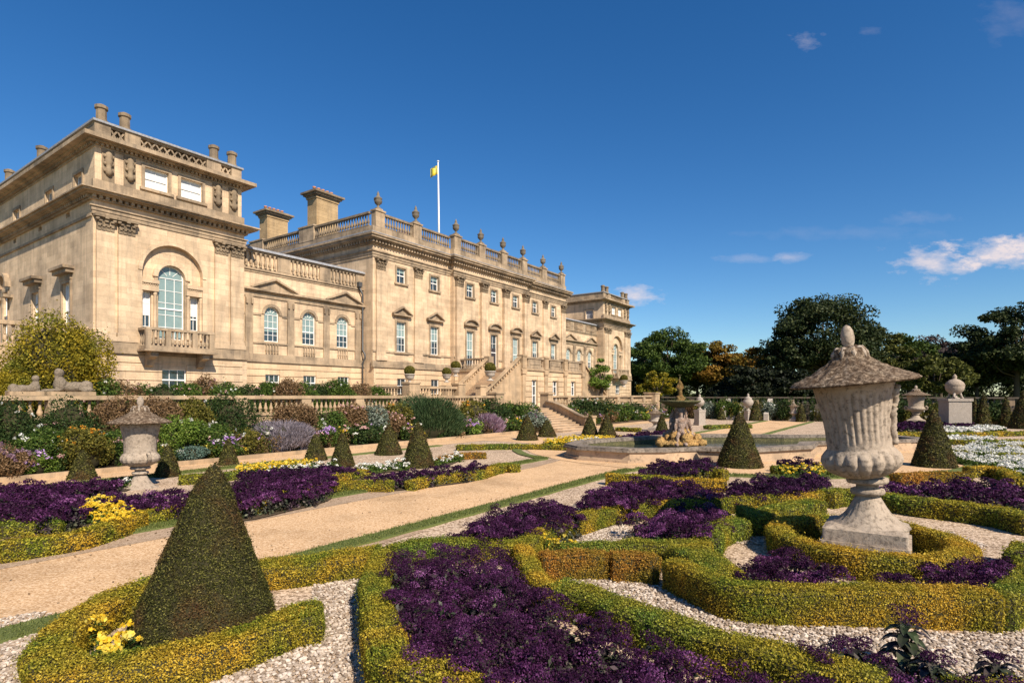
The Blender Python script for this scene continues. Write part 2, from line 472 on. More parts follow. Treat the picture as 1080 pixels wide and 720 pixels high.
# ------------------------------------------------------------------ mesh helpers
class MB:
    """collects shapes; becomes one mesh object"""

    def __init__(self):
        self.v = []
        self.f = []
        self.s = []      # smooth flags

    def add(self, vs, fs, smooth=False):
        o = len(self.v)
        self.v += [tuple(p) for p in vs]
        self.f += [tuple(o + i for i in f) for f in fs]
        self.s += [smooth] * len(fs)
        return self

    def box(self, x0, x1, y0, y1, z0, z1):
        if x0 > x1: x0, x1 = x1, x0
        if y0 > y1: y0, y1 = y1, y0
        vs = [(x0, y0, z0), (x1, y0, z0), (x1, y1, z0), (x0, y1, z0), (x0, y0, z1), (x1, y0, z1), (x1, y1, z1), (x0, y1, z1)]
        fs = [(0, 3, 2, 1), (4, 5, 6, 7), (0, 1, 5, 4), (1, 2, 6, 5), (2, 3, 7, 6), (3, 0, 4, 7)]
        return self.add(vs, fs)

    def prism(self, poly, y0, y1):
        """polygon in (x, z), counter-clockwise seen from -y, extruded from y0 to y1"""
        n = len(poly)
        vs = [(p[0], y0, p[1]) for p in poly] + [(p[0], y1, p[1]) for p in poly]
        fs = [tuple(range(n)), tuple(range(2 * n - 1, n - 1, -1))]
        for i in range(n):
            j = (i + 1) % n
            fs.append((i, n + i, n + j, j))
        return self.add(vs, fs)

    def prismx(self, poly, x0, x1):
        """polygon in (y, z) extruded along x"""
        n = len(poly)
        vs = [(x0, p[0], p[1]) for p in poly] + [(x1, p[0], p[1]) for p in poly]
        fs = [tuple(range(n - 1, -1, -1)), tuple(range(n, 2 * n))]
        for i in range(n):
            j = (i + 1) % n
            fs.append((i, j, n + j, n + i))
        return self.add(vs, fs)

    def prismz(self, poly, z0, z1):
        n = len(poly)
        vs = [(p[0], p[1], z0) for p in poly] + [(p[0], p[1], z1) for p in poly]
        fs = [tuple(range(n - 1, -1, -1)), tuple(range(n, 2 * n))]
        for i in range(n):
            j = (i + 1) % n
            fs.append((i, j, n + j, n + i))
        return self.add(vs, fs)

    def lathe(self, prof, cx=0, cy=0, cz=0, seg=16, flute=None, smooth=True, square=False, rot=0):
        vs, fs = [], []
        for (r, z) in prof:
            for i in range(seg):
                a = 2 * math.pi * i / seg + rot
                rr = r
                if flute and flute[0] <= z <= flute[1]:
                    rr = r * (1 + flute[3] * (abs(math.sin(a * flute[2] / 2)) - .5))
                vs.append((cx + rr * math.cos(a), cy + rr * math.sin(a), cz + z))
        m = len(prof)
        for k in range(m - 1):
            for i in range(seg):
                j = (i + 1) % seg
                fs.append((k * seg + i, k * seg + j, (k + 1) * seg + j, (k + 1) * seg + i))
        fs.append(tuple(range(seg - 1, -1, -1)))
        fs.append(tuple((m - 1) * seg + i for i in range(seg)))
        return self.add(vs, fs, smooth)

    def tube(self, pts, rads, seg=8):
        vs, fs = [], []
        n = len(pts)
        P = [Vector(p) for p in pts]
        for k in range(n):
            d = (P[min(k + 1, n - 1)] - P[max(k - 1, 0)]).normalized()
            a = d.cross(Vector((0.31, .17, .93)) if abs(d.z) < .9 else Vector((1, 0, 0))).normalized()
            b = d.cross(a)
            r = rads[k] if isinstance(rads, (list, tuple)) else rads
            for i in range(seg):
                t = 2 * math.pi * i / seg
                vs.append(P[k] + a * (r * math.cos(t)) + b * (r * math.sin(t)))
        for k in range(n - 1):
            for i in range(seg):
                j = (i + 1) % seg
                fs.append((k * seg + i, (k + 1) * seg + i, (k + 1) * seg + j, k * seg + j))
        fs.append(tuple(range(seg)))
        fs.append(tuple((n - 1) * seg + i for i in range(seg - 1, -1, -1)))
        return self.add(vs, fs, True)

    def build(self, name, mat, parent=None, org=None):
        me = bpy.data.meshes.new(name)
        vs = self.v
        if org is not None:
            vs = [(x - org[0], y - org[1], z - org[2]) for (x, y, z) in vs]
        me.from_pydata(vs, [], self.f)
        me.polygons.foreach_set('use_smooth', self.s)
        me.materials.append(mat)
        me.update()
        o = bpy.data.objects.new(name, me)
        col.objects.link(o)
        if parent is not None:
            o.parent = parent
        return o


def tag(o, label=None, cat=None, group=None, kind=None):
    if label: o['label'] = label
    if cat: o['category'] = cat
    if group: o['group'] = group
    if kind: o['kind'] = kind
    return o


def empty(name, loc, rz=0.0):
    o = bpy.data.objects.new(name, None)
    col.objects.link(o)
    o.location = loc
    o.rotation_euler = (0, 0, rz)
    o.empty_display_size = .3
    return o


def copy_tree(o, parent=None):
    c = o.copy()
    col.objects.link(c)
    if parent is not None:
        c.parent = parent
    for ch in list(o.children):
        copy_tree(ch, c)
    return c


# ---- leaf clouds (numpy)
def leaf_quads(P, Nn, size, asp=.55, follow=.8, rng=RNG):
    n = len(P)
    if n == 0:
        return np.zeros((0, 3))
    r = rng.normal(size=(n, 3))
    r /= np.linalg.norm(r, axis=1)[:, None]
    nn = Nn * follow + r
    nn /= np.linalg.norm(nn, axis=1)[:, None] + 1e-9
    q = rng.normal(size=(n, 3))
    t = np.cross(nn, q)
    t /= np.linalg.norm(t, axis=1)[:, None] + 1e-9
    b = np.cross(nn, t)
    s = (size * rng.uniform(.7, 1.3, n))[:, None] if np.isscalar(size) else (size * rng.uniform(.7, 1.3, n))[:, None]
    V = np.stack([P - t * s, P - b * s * asp, P + t * s, P + b * s * asp], axis=1).reshape(-1, 3)
    return V


def mesh_np(name, layers, mats, parent=None, loc=(0, 0, 0), tints=None):
    """layers: list of (V, F(n,4) or (n,3) int array, material index, tint array or None, smooth)"""
    V, starts, totals, loops, mi, tn, sm = [], [], [], [], [], [], []
    off = 0
    ls = 0
    for (v, f, m, t, s) in layers:
        v = np.asarray(v, dtype=np.float32)
        f = np.asarray(f, dtype=np.int32)
        if len(f) == 0:
            continue
        V.append(v)
        k = f.shape[1]
        loops.append((f + off).ravel())
        starts.append(ls + np.arange(len(f)) * k)
        totals.append(np.full(len(f), k))
        ls += len(f) * k
        off += len(v)
        mi.append(np.full(len(f), m))
        tn.append(t if t is not None else np.full(len(f), .5))
        sm.append(np.full(len(f), s))
    V = np.concatenate(V)
    loops = np.concatenate(loops).astype(np.int32)
    starts = np.concatenate(starts).astype(np.int32)
    totals = np.concatenate(totals).astype(np.int32)
    me = bpy.data.meshes.new(name)
    me.vertices.add(len(V))
    me.vertices.foreach_set('co', (V - np.array(loc, dtype=np.float32)).ravel())
    me.loops.add(len(loops))
    me.loops.foreach_set('vertex_index', loops)
    me.polygons.add(len(starts))
    me.polygons.foreach_set('loop_start', starts)
    me.polygons.foreach_set('loop_total', totals)
    me.polygons.foreach_set('material_index', np.concatenate(mi).astype(np.int32))
    me.polygons.foreach_set('use_smooth', np.concatenate(sm).astype(bool))
    at = me.attributes.new('tint', 'FLOAT', 'FACE')
    at.data.foreach_set('value', np.clip(np.concatenate(tn), 0, 1).astype(np.float32))
    for m in mats:
        me.materials.append(m)
    me.update(calc_edges=True)
    me.validate()
    o = bpy.data.objects.new(name, me)
    col.objects.link(o)
    if parent is not None:
        o.parent = parent
    else:
        o.location = loc
    return o


def quads(n):
    return np.arange(n * 4).reshape(n, 4)


def leafsize(dist, base=.012):
    return max(base, dist * .00135)


def tri_sample(V, F, n, rng=RNG):
    """n random points on a triangulated surface, with normals"""
    A, B, C = V[F[:, 0]], V[F[:, 1]], V[F[:, 2]]
    cr = np.cross(B - A, C - A)
    ar = np.linalg.norm(cr, axis=1) / 2
    idx = rng.choice(len(F), n, p=ar / ar.sum())
    r1 = np.sqrt(rng.random(n))[:, None]
    r2 = rng.random(n)[:, None]
    P = A[idx] * (1 - r1) + B[idx] * (r1 * (1 - r2)) + C[idx] * (r1 * r2)
    Nn = cr[idx] / (2 * ar[idx])[:, None]
    return P, Nn, ar.sum()


def noise_disp(V, amp, sc, seed=0.0):
    out = V.copy()
    for i in range(len(V)):
        p = Vector((V[i][0] * sc + seed, V[i][1] * sc, V[i][2] * sc))
        d = mnoise.noise_vector(p)
        out[i] += np.array(d) * amp
    return out


def resample(pts, step):
    P = [np.array(p, dtype=float) for p in pts]
    # Catmull-Rom for a flowing line
    n = len(P)
    if n > 2:
        Q = []
        for i in range(n - 1):
            p0, p1, p2, p3 = P[max(i - 1, 0)], P[i], P[i + 1], P[min(i + 2, n - 1)]
            m = max(2, int(np.linalg.norm(p2 - p1) / step) + 1)
            for k in range(m):
                t = k / m
                Q.append(.5 * ((2 * p1) + (-p0 + p2) * t + (2 * p0 - 5 * p1 + 4 * p2 - p3) * t * t + (-p0 + 3 * p1 - 3 * p2 + p3) * t ** 3))
        Q.append(P[-1])
        return np.array(Q)
    m = max(2, int(np.linalg.norm(P[1] - P[0]) / step) + 1)
    return np.array([P[0] + (P[1] - P[0]) * k / m for k in range(m + 1)])


def hedge(pts, width, height, label, kind='box', closed=False, cover=1.7):
    """clipped box hedge along a ground line; pts world (x, y)"""
    if closed:
        ctr = resample(list(pts) + [pts[0]], .15)[:-1]
    else:
        ctr = resample(pts, .15)
    n = len(ctr)
    T = np.roll(ctr, -1, 0) - np.roll(ctr, 1, 0)
    if not closed:
        T[0] = ctr[1] - ctr[0]
        T[-1] = ctr[-1] - ctr[-2]
    T /= np.linalg.norm(T, axis=1)[:, None] + 1e-9
    S = np.stack([-T[:, 1], T[:, 0]], 1)
    w, h = width / 2, height
    sec = [(-w * .88, -.02), (-w, h * .3), (-w, h * .90), (-w * .88, h), (0, h * 1.01), (w * .88, h), (w, h * .90), (w, h * .3), (w * .88, -.02)]
    m = len(sec)
    V = np.zeros((n * m, 3))
    for i in range(n):
        for k, (a, z) in enumerate(sec):
            V[i * m + k, :2] = ctr[i] + S[i] * a
            V[i * m + k, 2] = z
    V = noise_disp(V, .035, 2.6, seed=ctr[0][0])
    V = noise_disp(V, .022, 7, seed=ctr[0][1])
    F = []
    rng_i = range(n) if closed else range(n - 1)
    for i in rng_i:
        j = (i + 1) % n
        for k in range(m - 1):
            F += [(i * m + k, j * m + k, j * m + k + 1), (i * m + k, j * m + k + 1, i * m + k + 1)]
    if not closed:
        for base in (0, (n - 1) * m):
            for k in range(1, m - 1):
                F.append((base, base + k, base + k + 1) if base == 0 else (base, base + k + 1, base + k))
    F = np.array(F)
    mid = ctr[n // 2]
    dist = float(np.min(np.linalg.norm(ctr, axis=1)))
    # finer leaves near the eye
    sz = leafsize(max(dist, 5), .0100) * .92
    _, _, area = tri_sample(V, F, 4)
    cnt = int(min(140000, area * cover / (2 * sz * sz * .6)))
    P, Nn, _ = tri_sample(V, F, cnt)
    P = P + Nn * RNG.uniform(-.02, .03, cnt)[:, None] + np.array([0, 0, .01])
    # a few shoots stand proud
    sh = RNG.random(cnt) < .07
    P[sh] += Nn[sh] * RNG.uniform(.01, .06, sh.sum())[:, None]
    sz = sz * np.where(RNG.random(cnt) < .15, 1.45, .95)
    L = leaf_quads(P, Nn, sz, .6, 1.25)
    return tag(mesh_np('box_hedge', [(V, F, 0, None, True), (L, quads(cnt), 1, RNG.random(cnt) ** 1.1, False)],
                       [M['twig'], M[kind]], None, (mid[0], mid[1], 0)), label, 'hedge')


def cone_yew(x, y, r, h, label, lean=(0, 0), group='clipped yew cones on the parterre'):
    n = 28
    ks = 16
    V, F = [], []
    for k in range(ks + 1):
        f = k / ks
        rr = r * (1 - f) ** .96 * (1 + .03 * math.sin(f * 3)) + .045 * min(1, (1 - f) * 9)
        for i in range(n):
            a = 2 * math.pi * i / n
            V.append((x + rr * math.cos(a) + lean[0] * f, y + rr * math.sin(a) + lean[1] * f, h * f))
    for k in range(ks):
        for i in range(n):
            j = (i + 1) % n
            a, b, c, d = k * n + i, k * n + j, (k + 1) * n + j, (k + 1) * n + i
            F += [(a, b, c), (a, c, d)]
    top = ks * n
    for i in range(1, n - 1):
        F.append((top, top + i, top + i + 1))
    V = noise_disp(np.array(V), .035 * min(1, r), 2.2, seed=x)
    V = noise_disp(V, .012, 8, seed=y)
    F = np.array(F)
    dist = math.hypot(x, y)
    sz = leafsize(dist, .011)
    _, _, area = tri_sample(V, F, 4)
    cnt = int(min(90000, area * 2.3 / (2 * sz * sz * .45)))
    P, Nn, _ = tri_sample(V, F, cnt)
    P += Nn * (RNG.uniform(-.02, .025, cnt) + (RNG.random(cnt) < .04) * RNG.uniform(.01, .05, cnt))[:, None]
    L = leaf_quads(P, Nn, sz, .45, 1.1)
    return tag(mesh_np('clipped_yew_cone', [(V, F, 0, None, True), (L, quads(cnt), 1, RNG.random(cnt) ** 1.4, False)],
                       [M['yewbody'], M['yew']], None, (x, y, 0)), label, 'topiary', group)


def inside(poly, x, y):
    c = False
    n = len(poly)
    j = n - 1
    for i in range(n):
        xi, yi = poly[i]
        xj, yj = poly[j]
        if (yi > y) != (yj > y) and x < (xj - xi) * (y - yi) / (yj - yi + 1e-12) + xi:
            c = not c
        j = i
    return c


def fill_poly(poly, spacing):
    xs = [p[0] for p in poly]
    ys = [p[1] for p in poly]
    out = []
    y = min(ys)
    row = 0
    while y < max(ys):
        x = min(xs) + (row % 2) * spacing / 2
        while x < max(xs):
            a = x + random.uniform(-.3, .3) * spacing
            b = y + random.uniform(-.3, .3) * spacing
            if inside(poly, a, b):
                out.append((a, b))
            x += spacing
        y += spacing * .87
        row += 1
    return out


def bedding(name, poly, height, kinds, label, spacing=.34, heads=8, head_r=.07, petals=46, leafk='helio', zbase=0.0, leafcount=110, ll=.035, psize=None):
    """a bed packed with bedding plants: domes of leaves topped with flower heads"""
    pts = fill_poly(poly, spacing)
    if not pts:
        pts = [poly[0]]
    PL, NL, PF, NF, FM = [], [], [], [], []
    dist = min(math.hypot(a, b) for a, b in pts)
    sz = leafsize(dist, .0085)
    if psize: sz = psize
    lz = max(ll, dist * .0017)
    heads_n = heads if dist < 14 else max(3, int(heads * .7))
    pet = int(min(petals, petals * (.0085 / sz) ** 2 * 1.6 + 6))
    lc = int(min(leafcount, leafcount * (ll / lz) ** 1.3 + 12))
    tintf = []
    for (a, b) in pts:
        hh = height * random.uniform(.68, 1.25)
        rr = spacing * random.uniform(.55, .8)
        plant_k = random.uniform(.15, 1.35)
        n = lc
        d = RNG.normal(size=(n, 3))
        d /= np.linalg.norm(d, axis=1)[:, None]
        d[:, 2] = np.abs(d[:, 2])
        q = RNG.uniform(.35, 1, n)[:, None]
        PL.append(np.array([a, b, zbase]) + d * q * np.array([rr, rr, hh * 1.0]))
        NL.append(d * .6 + np.array([0, 0, .6]))
        for k in range(heads_n):
            th = random.uniform(0, 6.283)
            rd = rr * math.sqrt(random.random()) * 1.0
            zc = zbase + hh * (1 - .35 * (rd / rr) ** 2) + random.uniform(-.05, .03)
            cxx, cyy = a + rd * math.cos(th), b + rd * math.sin(th)
            hr = head_r * random.uniform(.6, 1.25)
            d = RNG.normal(size=(pet, 3))
            d /= np.linalg.norm(d, axis=1)[:, None]
            d[:, 2] = np.abs(d[:, 2])
            PF.append(np.array([cxx, cyy, zc]) + d * np.array([hr, hr, hr * .75]) * RNG.uniform(.7, 1.05, pet)[:, None])
            NF.append(d)
            kk = random.random() * plant_k
            tintf.append(np.clip(kk * .55 + RNG.random(pet) * .5, 0, 1))
    PL, NL = np.concatenate(PL), np.concatenate(NL)
    PF, NF = np.concatenate(PF), np.concatenate(NF)
    L = leaf_quads(PL, NL, lz, .5, .8)
    Fq = leaf_quads(PF, NF, sz, .8, 1.2)
    # dark soil sheet under the leaves, covering the gravel
    rim = resample(list(poly) + [poly[0]], .4)[:-1]
    sv = [(q_[0], q_[1], .03) for q_ in rim]
    sf = [tuple(t_) for t_ in tessellate_polygon([[Vector(p_) for p_ in sv]])]
    sf = [t_ if (Vector(sv[t_[1]]) - Vector(sv[t_[0]])).cross(Vector(sv[t_[2]]) - Vector(sv[t_[0]])).z > 0 else t_[::-1] for t_ in sf]
    o = mesh_np(name, [(L, quads(len(PL)), 0, RNG.random(len(PL)), False), (Fq, quads(len(PF)), 1, np.concatenate(tintf), False),
                       (np.array(sv), np.array(sf), 2, None, False)],
                [M[leafk], M[kinds], M['soil']], None, (pts[0][0], pts[0][1], 0))
    return tag(o, label, 'flower bed', kind='stuff')


def shrub(name, x, y, z0, rx, ry, h, leafk, label, cat='shrub', leaf=None, cover=2.0, flowers=None, nfl=0, flr=.05, flat=.75, spiky=False,
          group=None, lobes=9, body=True, ftop=.35):
    """rounded leafy shrub; uneven lobes, optional flower heads as a child"""
    dist = math.hypot(x, y)
    sz = leafsize(dist, .016) * 1.35 if leaf is None else leaf
    C, Rr = [], []
    for k in range(lobes):
        a = 2 * math.pi * (k + random.random() * .6) / lobes
        q = random.uniform(.25, .68)
        zz = random.uniform(.28, .72) * h
        C.append((x + rx * q * math.cos(a), y + ry * q * math.sin(a), z0 + zz))
        Rr.append(random.uniform(.30, .52))
    C.append((x, y, z0 + h * .58))
    Rr.append(.55)
    PL, NL = [], []
    area = 2 * math.pi * ((rx + ry) / 2) * h * 1.15
    tot = int(min(40000, area * cover * 1.5 / (2 * sz * sz * .5)))
    per = max(30, tot // len(C))
    for c, r in zip(C, Rr):
        d = RNG.normal(size=(per, 3))
        d /= np.linalg.norm(d, axis=1)[:, None]
        q = (RNG.uniform(.70, 1.04, per) + (RNG.random(per) < .10) * RNG.uniform(0, .28, per))[:, None]
        P = np.array(c) + d * q * np.array([rx * r * 1.15, ry * r * 1.15, h * r * .85])
        PL.append(P)
        NL.append(d)
    PL, NL = np.concatenate(PL), np.concatenate(NL)
    keep = PL[:, 2] > z0 - .02
    PL, NL = PL[keep], NL[keep]
    if spiky:
        NL = NL * .4
        nn = NL.copy()
        t = np.stack([(PL[:, 0] - x) * .9, (PL[:, 1] - y) * .9, np.full(len(PL), h * .9)], 1)
        t /= np.linalg.norm(t, axis=1)[:, None]
        t += RNG.normal(size=t.shape) * .22
        b = np.cross(t, RNG.normal(size=t.shape))
        b /= np.linalg.norm(b, axis=1)[:, None] + 1e-9
        s = sz * 2.4
        L = np.stack([PL - t * s, PL - b * s * .12, PL + t * s, PL + b * s * .12], 1).reshape(-1, 3)
    else:
        L = leaf_quads(PL, NL, sz, .5, flat)
    layers = [(L, quads(len(PL)), 1, RNG.random(len(PL)), False)]
    if body:
        m = MB()
        m.lathe([(.30, 0), (.52, .15), (.60, .45), (.45, .75), (.15, .88)], seg=12)
        bv = np.array(m.v) * np.array([rx, ry, h]) + np.array([x, y, z0])
        bv = noise_disp(bv, .08 * h, 2.0, x)
        bf = [f for f in m.f if len(f) == 4]
        layers.insert(0, (bv, np.array(bf), 0, None, True))
    o = mesh_np(name, layers, [M['twig'], M[leafk]], None, (x, y, z0))
    tag(o, label, cat, group)
    if flowers and nfl:
        pf, nf, tf = [], [], []
        pe = 14
        for k in range(nfl):
            c = C[random.randrange(len(C))]
            i = C.index(c)
            d = np.array([random.gauss(0, 1), random.gauss(0, 1) - .5, abs(random.gauss(0, 1)) + ftop])
            d /= np.linalg.norm(d)
            p = np.array(c) + d * np.array([rx * Rr[i] * 1.2, ry * Rr[i] * 1.2, h * Rr[i] * .92])
            q = RNG.normal(size=(pe, 3))
            q /= np.linalg.norm(q, axis=1)[:, None]
            pf.append(p + q * flr * random.uniform(.5, 1.1))
            nf.append(q)
            tf.append(np.clip(random.random() * .6 + RNG.random(pe) * .4, 0, 1))
        pf, nf = np.concatenate(pf), np.concatenate(nf)
        fs = max(flr * .4, sz * .55)
        fo = mesh_np('flowers', [(leaf_quads(pf, nf, fs, .85, 1.0), quads(len(pf)), 0, np.concatenate(tf), False)], [M[flowers]], o, (x, y, z0))
        fo['kind'] = 'stuff'
    return o


def tree(name, x, y, h, rx, leafk, label, trunk_h=None, cat='tree', nclump=75, leaf=.26, per=210, z0=0.0, group='park trees beyond the garden', low=.12, rz=None, crad=(.13, .24)):
    root = empty(name, (x, y, z0))
    tag(root, label, cat, group)
    th = trunk_h if trunk_h is not None else h * .35
    cz0 = h * low
    rz = rz or (h - cz0) / 2
    cc = np.array([0, 0, h - rz])
    P, Nn, ends = [], [], []
    for k in range(nclump):
        d = RNG.normal(size=3)
        d /= np.linalg.norm(d)
        if d[2] < -.2:
            d[2] *= .45
        q = random.uniform(.50, .97) ** .7
        c = cc + d * q * np.array([rx, rx, rz]) * random.uniform(.86, 1.06)
        rr = rx * random.uniform(*crad)
        n = int(per * random.uniform(.6, 1.3))
        e = RNG.normal(size=(n, 3))
        e /= np.linalg.norm(e, axis=1)[:, None]
        e *= (RNG.random(n) ** .45)[:, None]
        P.append(c + e * np.array([rr * 1.25, rr * 1.25, rr * .72]))
        Nn.append(e * .6 + np.array([0, 0, .55]))
        ends.append(c)
    P, Nn = np.concatenate(P), np.concatenate(Nn)
    L = leaf_quads(P, Nn, leaf, .6, .9)
    keep = np.repeat(P[:, 2] > .3, 4)
    o = mesh_np('crown', [(L, quads(len(P)), 0, RNG.random(len(P)), False)], [M[leafk]], root, (0, 0, 0))
    m = MB()
    tr = max(.22, h * .022)
    top = cc * 1.0
    m.tube([(0, 0, -.3), (0, 0, th * .5), (.2, .1, th), (0, .1, cc[2]), (0, 0, h * .85)], [tr * 1.35, tr, tr * .85, tr * .55, tr * .12], 9)
    for c in ends[::4]:
        s = Vector((.1, .05, random.uniform(th * .7, max(th, cc[2]))))
        c = Vector(c)
        mid = s.lerp(c, .5) + Vector((0, 0, -.05 * h))
        m.tube([s, mid, c], [tr * .38, tr * .22, .04], 5)
    m.build('trunk', M['bark'], root)
    return root


# ------------------------------------------------------------------ GROUND
def sheet(name, poly, z, mat, loc=None, kind='structure', div=None):
    m = MB()
    m.add([(p[0], p[1], z) for p in poly], [tuple(range(len(poly)))])
    return tag(m.build(name, mat), kind=kind)


def uvpoly(pts):
    return [tuple(uv(a, b)[:2]) for a, b in pts]


sheet('ground', [(-1500, -1500), (1500, -1500), (1500, 1500), (-1500, 1500)], -.03, M['turf'])
sheet('parterre_gravel', uvpoly([(-14, -60), (66, -60), (66, 25), (-14, 25)]), 0.0, M['gravel'])


def slab(name, poly, z0, z1, mat, kind='structure'):
    m = MB()
    m.prismz(poly, z0, z1)
    return tag(m.build(name, mat), kind=kind)


def circle_poly(u, v, r, n=40, a0=0, a1=360):
    return [(u + r * math.cos(R(a0 + (a1 - a0) * i / n)), v + r * math.sin(R(a0 + (a1 - a0) * i / n))) for i in range(n + (0 if a1 - a0 == 360 else 1))]


BU, BV = 28.3, 7.6          # centre of the fountain pool
sheet('main_path', uvpoly([(-14, 8.2), (64, 8.2), (64, 11.9), (-14, 11.9)]), .004, M['sand'])
sheet('path_margin', uvpoly([(-14, 11.15), (17.5, 11.15), (20.5, 11.6), (21, 11.93), (-14, 11.93)]), .008, M['margin'])
sheet('path_margin', uvpoly([(-14, 7.6), (8, 7.6), (8, 8.0), (-14, 8.0)]), .009, M['margin'])
sheet('border_path', uvpoly([(-14, 20.2), (64, 20.2), (64, 22.1), (-14, 22.1)]), .008, M['sand'])
sheet('cross_path', uvpoly([(26, -40), (30.2, -40), (30.2, 22), (26, 22)]), .012, M['sand'])
sheet('pool_surround', uvpoly(circle_poly(BU, BV, 9.3, 56)), .016, M['sand'])


def strip(pts, w, z1, name, mat):
    ctr = resample([np.array(p) for p in pts], .4)
    T = np.gradient(ctr, axis=0)
    T /= np.linalg.norm(T, axis=1)[:, None]
    S = np.stack([-T[:, 1], T[:, 0]], 1)
    m = MB()
    vs, fs = [], []
    for i in range(len(ctr)):
        jit = .015 * math.sin(i * 1.7) + .01 * math.sin(i * .6)
        a = ctr[i] - S[i] * (w / 2 + jit)
        b = ctr[i] + S[i] * (w / 2 - jit)
        vs += [(a[0], a[1], -.01), (a[0], a[1], z1), (b[0], b[1], z1), (b[0], b[1], -.01)]
    for i in range(len(ctr) - 1):
        o = i * 4
        for k in range(3):
            fs.append((o + k, o + k + 1, o + 4 + k + 1, o + 4 + k))
    m.add(vs, fs)
    dd = np.linalg.norm(ctr, axis=1)
    near = np.where(dd < 24)[0]
    if len(near) > 1:
        cnt = min(26000, int(len(near) * 380))
        idx = RNG.choice(near, cnt, p=(1 / dd[near]) / (1 / dd[near]).sum())
        off = RNG.uniform(-.53, .53, cnt) * w
        al = RNG.uniform(-.22, .22, cnt)
        P = np.stack([ctr[idx, 0] + S[idx, 0] * off + T[idx, 0] * al, ctr[idx, 1] + S[idx, 1] * off + T[idx, 1] * al, np.full(cnt, z1 + .004)], 1)
        h_ = RNG.uniform(.012, .034, cnt) * np.clip(dd[idx] / 9, 1, 1.8)
        an_ = RNG.uniform(0, 6.28, cnt)
        wd = np.stack([np.cos(an_), np.sin(an_), np.zeros(cnt)], 1) * (.004 * np.clip(dd[idx] / 7, 1, 2.5))[:, None]
        ln = RNG.normal(size=(cnt, 3)) * .012
        up = np.stack([ln[:, 0], ln[:, 1], h_], 1)
        Vb = np.stack([P - wd, P + wd, P + up + wd * .2, P + up - wd * .2], 1).reshape(-1, 3)
        tag(mesh_np('turf_grass', [(Vb, quads(cnt), 0, RNG.random(cnt), False)], [M['blade']]), 'short mown grass blades on the turf edging strip', 'grass', kind='stuff')
    return tag(m.build(name, mat), kind='structure')


def U(u, v):
    return tuple(uv(u, v)[:2])


# mown turf edgings along the paths
near_arc = [(BU + 9.6 * math.cos(R(a)), BV + 9.6 * math.sin(R(a))) for a in range(183, 262, 6)]
strip([U(-14, 7.98), U(0, 7.98), U(10, 7.98), U(18.3, 7.98)] + [U(a, b) for a, b in near_arc], .42, .045, 'turf_edging', M['turf'])
far_arc = [(BU + 9.8 * math.cos(R(a)), BV + 9.8 * math.sin(R(a))) for a in (150, 143, 136, 129, 122)]
strip([U(-14, 12.15), U(0, 12.15), U(10, 12.15), U(18.9, 12.25)] + [U(a, b) for a, b in far_arc], .42, .045, 'turf_edging', M['turf'])
strip([U(-14, 19.95), U(5, 19.95), U(22, 19.95)], .40, .045, 'turf_edging', M['turf'])
strip([U(38.5, 12.15), U(50, 12.15), U(63, 12.15)], .42, .045, 'turf_edging', M['turf'])
strip([U(38.0, 7.95), U(50, 7.95), U(63, 7.95)], .42, .045, 'turf_edging', M['turf'])

# soil of the long border and of the strip under it
slab('border_soil', uvpoly([(-14, 22.25), (34.6, 22.25), (34.6, 25), (-14, 25)]), -.02, .12, M['soil'])
slab('border_soil', uvpoly([(40.6, 22.25), (65, 22.25), (65, 25), (40.6, 25)]), -.02, .12, M['soil'])
m = MB()
m.box(-14, 34.5, 22.1, 22.24, -.02, .17)
ed = tag(m.build('border_kerb', M['terr'], org=(10, 22.17, 0)), kind='structure')
ed.location = uv(10, 22.17); ed.rotation_euler.z = ANG
# upper terrace before the house
slab('upper_terrace', uvpoly([(-14, 25.45), (65, 25.45), (65, 75), (-14, 75)]), -.02, 1.58, M['flag'])

# ------------------------------------------------------------------ HOUSE
HO = (12.3, 36.5, 1.58)
house = empty('country_house', uv(*HO), ANG)
tag(house, 'long three-storey honey stone country house with balustraded roofline, stretching behind the garden', 'country house')


def hp(name, mb, mat, parent=None):
    return mb.build(name, mat, parent or house, HO)


def wall_holes(mb, u0, u1, z0, z1, v, holes, depth=.32):
    """front wall skin at v with rectangular openings and their reveals"""
    us = sorted(set([u0, u1] + [h[0] for h in holes] + [h[1] for h in holes]))
    zs = sorted(set([z0, z1] + [h[2] for h in holes] + [h[3] for h in holes]))
    us = [a for a in us if u0 <= a <= u1]
    zs = [a for a in zs if z0 <= a <= z1]
    for i in range(len(us) - 1):
        for k in range(len(zs) - 1):
            a, b, c, d = us[i], us[i + 1], zs[k], zs[k + 1]
            mu, mz = (a + b) / 2, (c + d) / 2
            if any(h[0] < mu < h[1] and h[2] < mz < h[3] for h in holes):
                continue
            mb.add([(a, v, c), (b, v, c), (b, v, d), (a, v, d)], [(0, 1, 2, 3)])
    for h in holes:
        a, b, c, d = max(h[0], u0), min(h[1], u1), max(h[2], z0), min(h[3], z1)
        if a >= b or c >= d:
            continue
        w = v + depth
        mb.add([(a, v, c), (a, w, c), (a, w, d), (a, v, d)], [(0, 1, 2, 3)])
        mb.add([(b, v, c), (b, v, d), (b, w, d), (b, w, c)], [(0, 1, 2, 3)])
        if h[3] <= z1 + 1e-6:
            mb.add([(a, v, d), (a, w, d), (b, w, d), (b, v, d)], [(0, 1, 2, 3)])
        if h[2] >= z0 - 1e-6:
            mb.add([(a, v, c), (b, v, c), (b, w, c), (a, w, c)], [(0, 1, 2, 3)])


def side_holes(mb, v0, v1, z0, z1, u, holes, depth=.32):
    t = MB()
    wall_holes(t, v0, v1, z0, z1, 0, [(h[0], h[1], h[2], h[3]) for h in holes], depth)
    mb.add([(u + y, x, z) for (x, y, z) in t.v], [tuple(reversed(f)) for f in t.f])


